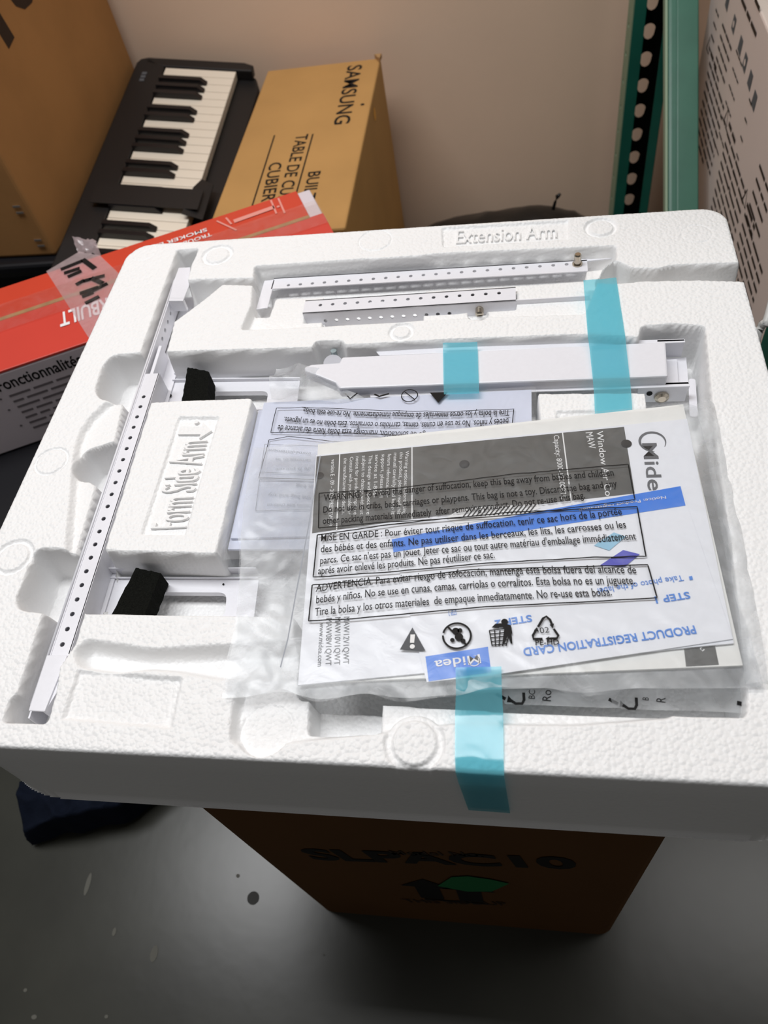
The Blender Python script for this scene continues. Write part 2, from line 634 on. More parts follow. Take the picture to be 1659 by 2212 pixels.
# ================================================================== THE CARTON UNDER THE TRAY
TRAY_TOP, TRAY_BOT = 0.70, 0.585
BX0, BX1, BY0, BY1 = -0.291, 0.120, 0.160, 0.560
t = thing('cardboard_carton', ((BX0 + BX1) / 2, (BY0 + BY1) / 2, 0), 'brown cardboard carton with green leaf and arrow print under the white foam tray', 'carton')
r_ = 0.022
pl = []
for cx, cy, a in ((BX1 - r_, BY0 + r_, -90), (BX1 - r_, BY1 - r_, 0), (BX0 + r_, BY1 - r_, 90), (BX0 + r_, BY0 + r_, 180)):
    for k in range(5):
        q = math.radians(a + 90 * k / 4)
        pl.append((cx + r_ * math.cos(q), cy + r_ * math.sin(q), 0.0))
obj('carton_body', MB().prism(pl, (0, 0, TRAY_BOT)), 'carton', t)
fy = BY0 - 0.0005
NF = np.array([0, -1.0, 0])
mb = MB()
text(mb, 'SLPAC10', PY(678, 1856, fy), PY(1250, 1877, fy), NF, PY(940, 1847, fy)[2] - PY(940, 1868, fy)[2], bold=0.035)
obj('model_lettering', mb, 'ink', t)
mb = MB()
text(mb, 'Model No.', PY(850, 1846, fy), PY(1046, 1850, fy), NF, 0.016, bold=0.005)
obj('small_lettering', mb, 'ink_soft', t)
mb = MB()
text(mb, 'THIS SIDE UP', PY(880, 1949, fy), PY(1100, 1956, fy), NF, 0.022, bold=0.005)
obj('small_lettering', mb, 'ink_soft', t)
mb = MB()
za = PY(930, 1940, fy)[2]
zb = PY(930, 1900, fy)[2]
for xa in (PY(932, 1935, fy)[0], PY(1016, 1937, fy)[0]):
    mb.quad((xa - 0.014, fy - .0004, za), (xa + 0.014, fy - .0004, za), (xa + 0.014, fy - .0004, za + (zb - za) * 0.6), (xa - 0.014, fy - .0004, za + (zb - za) * 0.6))
    mb.poly([(xa - 0.03, fy - .0004, za + (zb - za) * 0.6), (xa + 0.03, fy - .0004, za + (zb - za) * 0.6), (xa, fy - .0004, zb)])
mb.quad((PY(915, 1938, fy)[0], fy - .0004, za - 0.012), (PY(1052, 1942, fy)[0], fy - .0004, za - 0.012), (PY(1052, 1942, fy)[0], fy - .0004, za - 0.006), (PY(915, 1938, fy)[0], fy - .0004, za - 0.006))
obj('arrow_print', mb, 'ink', t)
mb = MB()
mb.poly([PY(q[0], q[1], fy - .0008) for q in [(945, 1914), (975, 1895), (1010, 1893), (1060, 1900), (1100, 1909), (1062, 1926), (1010, 1926)]])
obj('leaf_print', mb, 'leaf', t)

# ================================================================== THE FOAM TRAY (relief of pockets)
TX0, TX1, TY0, TY1 = -0.456, 0.212, 0.151, 0.756
GS = 0.00100
gx = np.arange(TX0 - 0.006, TX1 + 0.006, GS)
gy = np.arange(TY0 - 0.006, TY1 + 0.006, GS)
X, Y = np.meshgrid(gx, gy, indexing='ij')
# beads: distance to the nearest jittered centre
CELL = 0.0034
ci, cj = np.floor(X / CELL).astype(int), np.floor(Y / CELL).astype(int)
bead = np.full(X.shape, 9.0)
for a in (-1, 0, 1):
    for b in (-1, 0, 1):
        ii, jj = ci + a, cj + b
        ox = (ii + 0.15 + 0.7 * _LAT[ii % 256, jj % 256]) * CELL
        oy = (jj + 0.15 + 0.7 * _LAT[(jj + 91) % 256, (ii + 37) % 256]) * CELL
        bead = np.minimum(bead, (X - ox) ** 2 + (Y - oy) ** 2)
bead = np.sqrt(bead) / CELL                  # 0 at a bead's crown, about 0.6 between beads
JIT = (bead - 0.33) * 0.0001 + (vnoise(X, Y, 0.03, 5) - 0.5) * 0.0005


def sdf(poly, jit=1.0):
    poly = np.asarray([q[:2] for q in poly], float)
    m = 0.012
    sel = (X > poly[:, 0].min() - m) & (X < poly[:, 0].max() + m) & (Y > poly[:, 1].min() - m) & (Y < poly[:, 1].max() + m)
    xs, ys = X[sel], Y[sel]
    d = np.full(xs.shape, 1e9)
    ins = np.zeros(xs.shape, bool)
    n = len(poly)
    for k in range(n):
        (ax, ay), (bx, by) = poly[k], poly[(k + 1) % n]
        ex, ey = bx - ax, by - ay
        tt = np.clip(((xs - ax) * ex + (ys - ay) * ey) / (ex * ex + ey * ey + 1e-12), 0, 1)
        d = np.minimum(d, (xs - ax - tt * ex) ** 2 + (ys - ay - tt * ey) ** 2)
        if ay != by:
            c_ = ((ay > ys) != (by > ys)) & (xs < (bx - ax) * (ys - ay) / (by - ay) + ax)
            ins ^= c_
    d = np.sqrt(d)
    d[ins] *= -1
    out = np.full(X.shape, 0.02)
    out[sel] = d + jit * JIT[sel]
    return out


def smooth_mask(d, w):
    q = np.clip(0.5 - d / w, 0, 1)
    return q * q * (3 - 2 * q)


def rounded(pts, r=0.004, k=4):
    """Round the corners of a plan polygon."""
    pts = [np.asarray(p[:2], float) for p in pts]
    out = []
    n = len(pts)
    for i in range(n):
        p, a, b = pts[i], pts[i - 1], pts[(i + 1) % n]
        la, lb = np.linalg.norm(a - p), np.linalg.norm(b - p)
        rr = min(r, la * 0.45, lb * 0.45)
        q0, q1 = p + (a - p) / la * rr, p + (b - p) / lb * rr
        for s in np.linspace(0, 1, k):
            out.append((1 - s) ** 2 * q0 + 2 * s * (1 - s) * p + s * s * q1)
    return out


def plan(pxs, z=TRAY_TOP):
    return [P(a, b, z)[:2] for a, b in pxs]


D = np.zeros(X.shape)


def cut(pxs, depth, w=0.0042, r=0.004, raw=False):
    global D
    pl_ = pxs if raw else plan(pxs)
    D = np.maximum(D, depth * smooth_mask(sdf(rounded(pl_, r)), w))


def lay(pxs, depth, w=0.0036, r=0.003, raw=False, jit=1.0):
    global D
    pl_ = pxs if raw else plan(pxs)
    m_ = smooth_mask(sdf(rounded(pl_, r), jit), w)
    D = D * (1 - m_) + depth * m_


# fins beside the rail lie a little lower than the outer rim
lay([(250, 858), (225, 872), (195, 900), (175, 930), (164, 960), (158, 1010), (153, 1070), (148, 1130), (142, 1194), (170, 1194), (205, 1040), (250, 944), (275, 858)], 0.006, w=0.006)
# shallow ledges along the near rim
lay([(185, 1388), (324, 1409), (466, 1401), (700, 1390), (700, 1470), (560, 1462), (466, 1457), (380, 1442), (320, 1438), (250, 1447), (176, 1436), (165, 1410)], 0.013, w=0.009, r=0.006)
lay([(530, 1440), (505, 1530), (500, 1603), (612, 1599), (814, 1579), (982, 1558), (1090, 1559), (1240, 1561), (1450, 1545), (1457, 1520), (1090, 1500), (660, 1440)], 0.009, w=0.006, r=0.006)
# long rail slot
RAIL_SLOT = [(384, 541), (425, 539), (410, 574), (400, 612), (373, 695), (356, 762), (330, 850), (324, 865), (221, 1191), (179, 1321), (158, 1392), (125, 1440), (116, 1500), (98, 1558), (10, 1556), (25, 1513), (40, 1500),
             (98, 1317), (159, 1192), (203, 1039), (243, 944), (262, 862), (306, 762), (345, 650)]
cut(RAIL_SLOT, 0.046, r=0.002)
# passage behind the pointed fin
cut([(404, 606), (547, 602), (575, 600), (575, 625), (545, 614), (480, 612), (440, 645), (373, 695), (380, 640)], 0.034, r=0.003)
# finger pockets left of the rail
cut([(330, 762), (306, 764), (243, 769), (224, 790), (208, 843), (221, 860), (243, 862), (264, 862), (290, 862)], 0.040, w=0.005, r=0.006)
cut([(256, 945), (236, 948), (206, 958), (182, 965), (165, 992), (157, 1015), (169, 1029), (189, 1029), (203, 1039), (225, 1045)], 0.040, w=0.006, r=0.006)
cut([(175, 1193), (149, 1191), (88, 1188), (73, 1201), (56, 1255), (39, 1292), (44, 1309), (57, 1314), (98, 1319), (130, 1320)], 0.042, w=0.006, r=0.006)
# shelf for the two extension arms
cut([(551, 575), (782, 560), (862, 558), (948, 548), (1329, 531), (1331, 556), (1300, 575), (1290, 606), (1262, 677), (1060, 683), (909, 690), (688, 704), (522, 711), (553, 635)], 0.011, w=0.003)
cut([(551, 578), (948, 551), (1329, 534), (1329, 560), (1268, 566), (1268, 588), (916, 611), (697, 624), (590, 628), (575, 668), (545, 668)], 0.026, r=0.002)
cut([(655, 646), (1116, 617), (1116, 650), (650, 680)], 0.022, r=0.002)
cut([(697, 612), (916, 600), (909, 690), (691, 703)], 0.042, r=0.003)
cut([(1008, 655), (1055, 655), (1047, 688), (1018, 688)], 0.034, r=0.003)
# groove that runs out at the right-hand side
cut([(1290, 585), (1330, 563), (1360, 580), (1421, 582), (1457, 574), (1612, 569), (1700, 565), (1700, 607), (1621, 606), (1508, 602), (1385, 605), (1336, 610), (1290, 608)], 0.040, r=0.004)
# the big well
cut([(330, 764), (356, 762), (678, 752), (683, 739), (737, 737), (741, 748), (960, 735), (1273, 724), (1383, 731), (1389, 706), (1455, 701), (1520, 706), (1540, 930), (1575, 1200), (1609, 1500), (1609, 1546), (1457, 1540),
     (1360, 1534), (1090, 1524), (985, 1518), (640, 1500), (640, 1327), (179, 1321), (200, 1240), (221, 1191), (300, 930)], 0.050, r=0.004)
cut([(664, 1490), (823, 1490), (815, 1581), (661, 1577)], 0.034, r=0.003)
# islands left standing in the well
lay([(324, 866), (548, 858), (469, 1199), (221, 1192)], 0.0, r=0.004)
lay([(1159, 841), (1399, 839), (1412, 980), (1168, 980)], 0.004, r=0.003)
lay([(1203, 882), (1290, 880), (1292, 915), (1204, 916)], 0.0065, w=0.002, r=0.001, jit=0.2)
# lettered plates and shallow fields
lay([(386, 901), (471, 901), (398, 1155), (305, 1154)], 0.0028, w=0.0016, r=0.001, jit=0.2)
lay([(955, 492), (1228, 476), (1229, 517), (957, 533)], 0.0024, w=0.0016, r=0.001, jit=0.2)
lay([(169, 1447), (391, 1466), (368, 1571), (135, 1551)], 0.0030, w=0.003, r=0.001, jit=0.4)


def disc(px, py, r, dep, ring=None):
    c_ = P(px, py)[:2]
    lay([c_ + r * np.array((math.cos(a), math.sin(a))) for a in np.linspace(0, 2 * math.pi, 30, endpoint=False)], dep, w=0.0018, r=0.0005, raw=True, jit=0.2)
    if ring:
        lay([c_ + ring * np.array((math.cos(a), math.sin(a))) for a in np.linspace(0, 2 * math.pi, 30, endpoint=False)], 0.0, w=0.0018, r=0.0005, raw=True, jit=0.2)


disc(469, 550, 0.0185, 0.0026, 0.0135)
disc(811, 519, 0.0190, 0.0020, 0.0178)
disc(867, 716, 0.0125, 0.0026, 0.0085)
disc(1298, 491, 0.0165, 0.0028, 0.0125)
disc(1505, 505, 0.0150, 0.0010, 0.0140)
disc(110, 996, 0.0165, 0.0026, 0.0150)
disc(27, 1203, 0.0180, 0.0026, 0.0140)
disc(895, 1603, 0.0200, 0.0028, 0.0150)
disc(310, 545, 0.0160, 0.0010, 0.0150)
c_ = P(570, 1572)[:2]
for rr_, dd_ in ((0.0195, 0.0099), (0.0184, 0.0088)):
    lay([c_ + rr_ * np.array((math.cos(a), math.sin(a))) for a in np.linspace(0, 2 * math.pi, 30, endpoint=False)], dd_, w=0.0018, r=0.0005, raw=True, jit=0.2)
# outline of the block
outline = []
for cx, cy, rr, a in ((TX1, TY0, 0.055, -90), (TX1, TY1, 0.028, 0), (TX0, TY1, 0.032, 90), (TX0, TY0, 0.075, 180)):
    sx, sy = (1 if cx > 0 else -1), (1 if cy > 0.4 else -1)
    for k in range(9):
        q = math.radians(a + 90 * k / 8)
        outline.append((cx - sx * rr + rr * math.cos(q), cy - sy * rr + rr * math.sin(q)))
outline = [(x_, y_ - (0.010 * (x_ + 0.30) / 0.5 if y_ > 0.5 and x_ > -0.30 else 0)) for x_, y_ in outline]
so = sdf(outline, 0.15)
THK = TRAY_TOP - TRAY_BOT
mk = smooth_mask(so + 0.0012, 0.0045)
ZT = TRAY_TOP - D - 0.00022 * np.clip(bead, 0, 0.8) ** 2 * 2
ZT = TRAY_BOT + (ZT - TRAY_BOT) * mk
# the near edge is softly rounded over
ZT = ZT - 0.004 * np.clip(1 + so / 0.007, 0, 1) ** 2 * mk
keep = mk > 0.0
ncx, ncy = X.shape
idx = np.arange(ncx * ncy).reshape(ncx, ncy)
quads = np.stack([idx[:-1, :-1], idx[1:, :-1], idx[1:, 1:], idx[:-1, 1:]], -1).reshape(-1, 4)
kq = (keep[:-1, :-1] | keep[1:, :-1] | keep[1:, 1:] | keep[:-1, 1:]).reshape(-1)
quads = quads[kq]
used, inv = np.unique(quads, return_inverse=True)
V = np.stack([X.ravel(), Y.ravel(), ZT.ravel()], -1)[used]
quads = inv.reshape(-1, 4)
me = bpy.data.meshes.new('foam_packing_tray')
me.vertices.add(len(V))
me.vertices.foreach_set('co', V.astype(np.float32).ravel())
me.loops.add(len(quads) * 4)
me.loops.foreach_set('vertex_index', quads.astype(np.int32).ravel())
me.polygons.add(len(quads))
me.polygons.foreach_set('loop_start', np.arange(0, len(quads) * 4, 4, dtype=np.int32))
me.update(calc_edges=True)
me.validate()
me.shade_smooth()
me.materials.append(M['foam'])
tray = bpy.data.objects.new('foam_packing_tray', me)
COL.objects.link(tray)
tag(tray, 'large white beaded foam packing tray with moulded pockets resting on the brown carton', 'foam tray')
mb = MB()
mb.poly([(x_, y_, TRAY_BOT) for x_, y_ in outline[::-1]])
obj('tray_underside', mb, 'foam', tray)
mb = MB()
zp = TRAY_TOP - 0.0003
text(mb, 'Form Side Arm', P(401, 1138, zp), P(447, 950, zp), UP, 0.86 * np.linalg.norm(P(405, 1130, zp) - P(318, 1130, zp)), bold=0.0, thick=0.0024, lift=0)
mb.prism([P(a, b, zp) for a, b in ((388, 921), (436, 921), (439, 912), (457, 930), (430, 947), (433, 938), (384, 938))], (0, 0, -0.0024))
mb.prism(circ(P(424, 911, zp), 0.0022, UP, 14), (0, 0, -0.0024))
obj('moulded_lettering', mb, 'foam', tray)
mb = MB()
text(mb, 'Extension Arm', P(985, 525, zp), P(1203, 512, zp), UP, P(1100, 489, zp)[1] - P(1100, 517, zp)[1], bold=0.0, thick=0.002, lift=0)
obj('moulded_lettering', mb, 'foam', tray)

# ================================================================== METAL PARTS IN THE TRAY
HOLE = lambda r: (lambda a: r)
# --- long perforated rail in the left slot
RZ = 0.690
yA, yB = P(352, 806, RZ)[1], P(130, 1412, RZ)[1]
yTop, yBot = P(398, 570, RZ)[1], P(60, 1552, RZ)[1]
rxL, rxR = -0.3682, -0.3522


def skew(m_):                                 # the rail lies a little askew in its slot
    m_.v = [(x_ - 0.040 * (y_ - 0.305), y_, z_) for x_, y_, z_ in m_.v]
    return m_


t = thing('perforated_rail', ((rxL + rxR) / 2, (yA + yB) / 2, 0.655), 'long white perforated steel rail lying in the left slot of the foam tray', 'rail')
holes = [P(a, b, RZ) for a, b in ((311, 857), (134, 1392))]
hs = [(yA - (holes[0][1] + (holes[1][1] - holes[0][1]) * k / 20), (rxR - rxL) * 0.46) for k in range(21)]
mb = MB().perf((rxL, yA, RZ), (0, -1, 0), (1, 0, 0), (0, 0, 1), yA - yB + 0.004, rxR - rxL, hs, HOLE(0.0021), 0.0012)
obj('top_flange', skew(mb), 'white_metal', t)
# web with its own holes, open at the far end
wl_ = yTop - 0.03 - yBot
hw = [(0.018 + 0.0138 * k, 0.012) for k in range(11)]
mb = MB().perf((rxL + 0.0008, yTop - 0.03, RZ - 0.0215), (0, -1, 0), (0, 0, 1), (1, 0, 0), wl_, 0.022, hw, HOLE(0.0026), 0.0014)
obj('web', skew(mb), 'white_metal', t)
mb = MB().box(rxL, rxR + 0.004, yBot, yTop - 0.03, RZ - 0.0255, RZ - 0.0242)
obj('bottom_flange', skew(mb), 'white_metal', t)
mb = MB().tube([(rxL - 0.0012, yTop - 0.03, RZ + 0.0008), (rxL - 0.0012, yBot + 0.01, RZ + 0.0008)], 0.0011, 6)
obj('rolled_edge', skew(mb), 'white_metal', t, smooth=True)
mb = MB().box(rxR - 0.0008, rxR + 0.0004, yB, yA - 0.0, RZ - 0.024, RZ)
obj('inner_flange', skew(mb), 'white_metal', t)
pz = 0.6955
mb = MB().prism([P(a, b, pz) for a, b in ((386, 578), (411, 577), (408, 618), (397, 645), (365, 645), (376, 604))], (0, 0, -0.0016))
obj('end_plate', mb, 'white_metal', t, bevel=0.0006)
mb = MB().prism([P(a, b, pz) for a, b in ((366, 644), (397, 644), (395, 650), (364, 650))], (0, 0, -0.014))
obj('end_plate_fold', mb, 'white_metal', t)
mb = MB().prism([P(a, b, pz) for a, b in ((101, 1415), (145, 1415), (96, 1537), (61, 1535))], (0, 0, -0.0016))
obj('end_plate', mb, 'white_metal', t, bevel=0.0006)
mb = MB().prism([P(a, b, pz - 0.0016) for a, b in ((140, 1416), (146, 1416), (152, 1440), (120, 1500), (97, 1537), (92, 1537))], (0, 0, -0.020))
obj('end_plate_fold', mb, 'white_metal', t)


# --- two stamped frames in the well, above and below the lettered island
def frame_plate(outer, z, slot, flange_pts, name_label, lip):
    t = thing('side_panel_frame', (outer[0][0], outer[0][1], z - 0.004), name_label, 'metal frame')
    # plate with a rounded opening, bridged ring by ring
    n = 48
    sl = rounded(slot, 0.007, 6)
    ou = []
    oc = np.mean([q[:2] for q in outer], 0)
    mbp = MB()
    ring_i = [np.array((q[0], q[1], z)) for q in sl]
    sc = np.mean(ring_i, 0)
    poly = [np.array((q[0], q[1], z)) for q in outer]

    def edge_hit(d_):
        best = 1e9
        for a_, b_ in zip(poly, poly[1:] + poly[:1]):
            e = b_ - a_
            det = d_[0] * -e[1] + e[0] * d_[1]
            if abs(det) < 1e-12:
                continue
            r0 = a_ - sc
            s_ = (r0[0] * -e[1] + e[0] * r0[1]) / det
            u_ = (d_[0] * r0[1] - d_[1] * r0[0]) / det
            if s_ > 0 and -1e-6 <= u_ <= 1 + 1e-6:
                best = min(best, s_)
        return sc + d_ * best
    dirs = [unit(q - sc) for q in ring_i] + [unit(q - sc) for q in poly]
    ring2 = []
    items = sorted([(math.atan2(q[1] - sc[1], q[0] - sc[0]), k) for k, q in enumerate(ring_i)])
    inn = [ring_i[k] for _, k in items]
    out_ = [edge_hit(unit(q - sc)) for q in inn]
    for k in range(len(inn)):
        k2 = (k + 1) % len(inn)
        mbp.quad(inn[k], out_[k], out_[k2], inn[k2])
        mbp.quad(inn[k2] - UP * .006, inn[k] - UP * .006, inn[k], inn[k2])
        mbp.quad(inn[k2] - UP * .0012, out_[k2] - UP * .0012, out_[k] - UP * .0012, inn[k] - UP * .0012)
        for q in poly:
            pass
    # corner wedges left by the ray casting
    for q in poly:
        best = sorted(range(len(out_)), key=lambda k: np.linalg.norm(out_[k] - q))[:2]
        mbp.poly([q, out_[best[0]], out_[best[1]]])
    obj('plate', mbp, 'white_metal', t)
    mb_ = MB()
    for (a_, b_, h_) in lip:
        a_, b_ = np.array((*a_[:2], z)), np.array((*b_[:2], z))
        w_ = np.cross(UP, unit(b_ - a_)) * 0.0012
        mb_.obox(a_, b_ - a_, w_, UP * h_)
    obj('raised_lip', mb_, 'white_metal', t, bevel=0.0004)
    return t


FZ = 0.664
o1 = [P(a, b, FZ) for a, b in ((222, 1248), (560, 1247), (548, 1338), (190, 1330))]
t = frame_plate(o1, FZ, [P(a, b, FZ)[:2] for a, b in ((326, 1279), (490, 1280), (486, 1333), (300, 1333))], None,
                'white stamped steel frame in the tray well in front of the Form Side Arm block',
                [(P(242, 1241, FZ), P(560, 1241, FZ), 0.010), (P(236, 1252, FZ), P(560, 1252, FZ), 0.003)])
mb = MB().prism([P(a, b, FZ) for a, b in ((222, 1244), (236, 1240), (205, 1325), (190, 1325))], (0, 0, 0.0012))
mb.prism([P(232, 1236, FZ), P(236, 1236, FZ), P(206, 1330, FZ), P(202, 1330, FZ)], (0, 0, 0.007))
obj('side_flange', mb, 'white_metal', t)
mb = MB()
mb.poly([p + UP * 0.0014 for p in circ(P(228, 1297, FZ), 0.0032, UP, 14)])
obj('bolt_hole', mb, 'shade_black', t)
mb = MB()
mb.poly([p + UP * 0.0008 for p in circ(P(483, 1263, FZ), 0.0010, UP, 8)])
obj('bolt_hole', mb, 'shade_black', t)
o2 = [P(a, b, FZ) for a, b in ((372, 812), (650, 808), (640, 885), (345, 885))]
t = frame_plate(o2, FZ, [P(a, b, FZ)[:2] for a, b in ((456, 846), (580, 845), (574, 880), (440, 880))], None,
                'white stamped steel frame in the tray well behind the Form Side Arm block',
                [(P(378, 812, FZ), P(650, 806, FZ), 0.004), (P(374, 826, FZ), P(650, 822, FZ), 0.004)])
mb = MB().prism([P(360, 780, FZ), P(366, 780, FZ), P(340, 868, FZ), P(333, 868, FZ)], (0, 0, 0.022))
obj('side_flange', mb, 'white_metal', t)
mb = MB()
mb.poly([p + UP * 0.0014 for p in circ(P(366, 857, FZ), 0.0030, UP, 14)])
obj('bolt_hole', mb, 'shade_black', t)


# --- black sponge strips
def sponge(pts_top, z, h, label):
    mb_ = MB()
    pts_ = [P(a, b, z) for a, b in pts_top]
    c0 = np.mean(pts_, 0)
    n_ = 14
    A = np.zeros((n_, n_, 3))
    for i in range(n_):
        for j in range(n_):
            s_, t_ = i / (n_ - 1), j / (n_ - 1)
            q = (pts_[0] * (1 - s_) + pts_[1] * s_) * (1 - t_) + (pts_[3] * (1 - s_) + pts_[2] * s_) * t_
            A[i, j] = q + np.array((random.uniform(-1, 1), random.uniform(-1, 1), random.uniform(-1, 1))) * 0.0004
    mb_.grid(A)
    B = A.copy()
    B[:, :, 2] -= h
    for sl_ in (np.s_[:, 0], np.s_[:, -1], np.s_[0, :], np.s_[-1, :]):
        mb_.grid(np.stack([A[sl_], B[sl_]], 0))
    mb_.grid(B)
    return obj('sponge_strip', mb_, 'black_foam', label=label, cat='foam strip', group='black sponge strips in the tray')


sponge([(294, 1226), (347, 1238), (305, 1345), (232, 1345)], 0.684, 0.018, 'tilted black sponge strip in the well in front of the Form Side Arm block')
sponge([(405, 793), (452, 803), (447, 866), (393, 866)], 0.686, 0.020, 'upright black sponge strip in the well behind the Form Side Arm block')


# --- extension arms with rows of holes
def ext_arm(a0, a1, w0, holes_px, nh, z, label, pin_px, second=None):
    """a0,a1: far edge ends (pixels); w0: near edge left end."""
    pa, pb, pc = P(*a0, z), P(*a1, z), P(*w0, z)
    es = unit(pb - pa)
    et = pc - pa
    et = unit(et - et.dot(es) * es)
    L, W = np.linalg.norm(pb - pa), (pc - pa).dot(et)
    h0, h1 = P(*holes_px[0], z), P(*holes_px[1], z)
    s0, s1 = (h0 - pa).dot(es), (h1 - pa).dot(es)
    tt0, tt1 = (h0 - pa).dot(et), (h1 - pa).dot(et)
    hs_ = [(s0 + (s1 - s0) * k / (nh - 1), min(max(tt0 + (tt1 - tt0) * k / (nh - 1), 0.003), W - 0.003)) for k in range(nh)]
    t_ = thing('extension_arm', tuple((pa + pb) / 2)[:2] + (z - 0.02,), label, 'metal arm', 'perforated extension arms')
    mb_ = MB().perf(pa, es, et, UP, L, W, hs_, HOLE(0.0020), 0.0012)
    obj('top_flange', mb_, 'white_metal', t_)
    return t_, pa, es, et, L, W


z1 = 0.687
t, pa, es, et, L, W = ext_arm((592, 601), (1268, 561), (588, 624), ((623, 616), (1224, 571)), 23, z1, 'longer white perforated steel extension arm in the rear shelf of the foam tray', None)
obj('web', MB().obox(pa, L * es, et * 0.0012, -0.022 * UP), 'white_metal', t)
mb = MB().prism([P(a, b, z1) for a, b in ((571, 606), (594, 604), (578, 664), (553, 668))], (0, 0, -0.0014))
obj('end_tab', mb, 'white_metal', t, bevel=0.0005)
mb = MB().prism([P(a, b, z1) for a, b in ((1240, 560), (1328, 551), (1328, 557), (1240, 567))], (0, 0, -0.0014))
obj('end_tongue', mb, 'white_metal', t, bevel=0.0004)
pp = P(1247, 571, z1)
mb = MB().tube([pp, pp + UP * 0.0015], 0.0052, 16)
mb.tube([pp + UP * 0.0015, pp + UP * 0.011, pp + UP * 0.0125], [0.0036, 0.0036, 0.0028], 16)
obj('locating_pin', mb, 'nickel', t, smooth=False)

z2 = 0.694
t, pa, es, et, L, W = ext_arm((660, 649), (1114, 620), (654, 677), ((692, 659), (1078, 633)), 15, z2, 'shorter white perforated steel extension arm lying in front of the longer arm', None)
h0 = [(0.022 + 0.0105 * k, 0.010) for k in range(10)]
mb = MB().perf(pa + et * W - UP * 0.021, es, UP, et, 0.29, 0.021, [(0.022 + 0.0118 * k, 0.0095) for k in range(12)], HOLE(0.0021), 0.0012)
obj('web', mb, 'white_metal', t)
mb = MB().perf(pa - UP * 0.021, es, UP, -et, L, 0.021, [(0.022 + 0.0118 * k, 0.0125) for k in range(int(L / 0.0118) - 2)], HOLE(0.0021), 0.0012)
obj('rear_web', mb, 'white_metal', t)
pp = P(1036, 661, z2 - 0.008)
mb = MB().tube([pp, pp + et * 0.002], 0.0060, 16)
mb.tube([pp + et * 0.002, pp + et * 0.010 - UP * 0.002, pp + et * 0.0115 - UP * .0025], [0.0042, 0.0042, 0.0032], 16)
obj('locating_pin', mb, 'nickel', t)

# --- wide side arm: cover bar riveted over a flanged channel
AZ = 0.6945
t = thing('mounting_bracket', tuple(P(1050, 800, AZ))[:2] + (0.655,), 'wide white steel bar held down by two blue tapes at the rear of the tray', 'metal arm')
cover = [(657, 793), (672, 787), (733, 783), (739, 771), (1438, 738), (1443, 812), (733, 838), (724, 826), (690, 812), (658, 801)]
mb = MB().prism([P(a, b, AZ) for a, b in cover], (0, 0, -0.013))
obj('cover_bar', mb, 'white_metal', t, bevel=0.0016)
CZ = 0.684
mb = MB()
fl_ = [P(a, b, CZ + 0.006) for a, b in ((812, 759), (830, 755), (1478, 731), (1481, 739), (820, 768))]
mb.prism(fl_, (0, 0, -0.0015))
obj('rear_flange', mb, 'white_metal', t, bevel=0.0006)
fl_ = [P(a, b, CZ) for a, b in ((797, 849), (812, 843), (1489, 824), (1491, 834), (800, 858))]
mb = MB().prism(fl_, (0, 0, -0.0016))
obj('front_flange', mb, 'white_metal', t, bevel=0.0008)
mb = MB().prism([P(a, b, CZ) for a, b in ((1380, 828), (1488, 825), (1488, 829), (1380, 832))], (0, 0, -0.022))
obj('front_wall', mb, 'white_metal', t)
mb = MB().prism([P(a, b, CZ + .006) for a, b in ((1420, 735), (1479, 733), (1479, 736), (1420, 738))], (0, 0, -0.020))
obj('rear_wall', mb, 'white_metal', t)
mb = MB().prism([P(a, b, CZ - 0.014) for a, b in ((1430, 775), (1482, 772), (1488, 835), (1430, 838))], (0, 0, -0.0015))
mb.prism([P(a, b, CZ - 0.011) for a, b in ((1430, 778), (1462, 776), (1466, 832), (1430, 834))], (0, 0, -0.0015))
obj('channel_floor', mb, 'white_metal', t)
yq = P(1429, 830, CZ)[1] - 0.0005
pp = np.array((PY(1429, 857, yq)[0], yq, PY(1429, 857, yq)[2]))
mb = MB().tube([pp, pp + (0, -0.002, 0), pp + (0, -0.0035, 0)], [0.0066, 0.0062, 0.0035], 20)
obj('rivet_head', mb, 'nickel', t)
pp = PY(1403, 850, yq)
obj('bolt_hole', MB().tube([pp, pp + (0, -0.0004, 0)], 0.0026, 12), 'shade_black', t)
pp = P(724, 772, 0.682)
mb = MB().tube([pp, pp + UP * 0.009], 0.0030, 12)
obj('pivot_bolt', mb, 'zinc', t)
obj('washer', MB().tube([P(720, 788, 0.680), P(720, 788, 0.6815)], 0.010, 24), 'white_metal', t)
mb = MB().prism(rounded([P(a, b, 0.670)[:2] for a, b in ((1487, 820), (1503, 820), (1506, 872), (1492, 874))], .002) and [np.array((q[0], q[1], 0.668)) for q in rounded([P(a, b, 0.668)[:2] for a, b in ((1487, 818), (1502, 818), (1508, 900), (1490, 900))], 0.003)], (0, 0, -0.0014))
obj('end_tab', mb, 'white_metal', t)

# ================================================================== BAGS AND PAPERS
NZ = UP
# --- lower bag lying in the front of the well
t = thing('accessory_bag', tuple(P(1340, 1505, 0.675)), 'flat grey plastic bag with recycling arrows at the near right edge of the tray well', 'plastic bag')


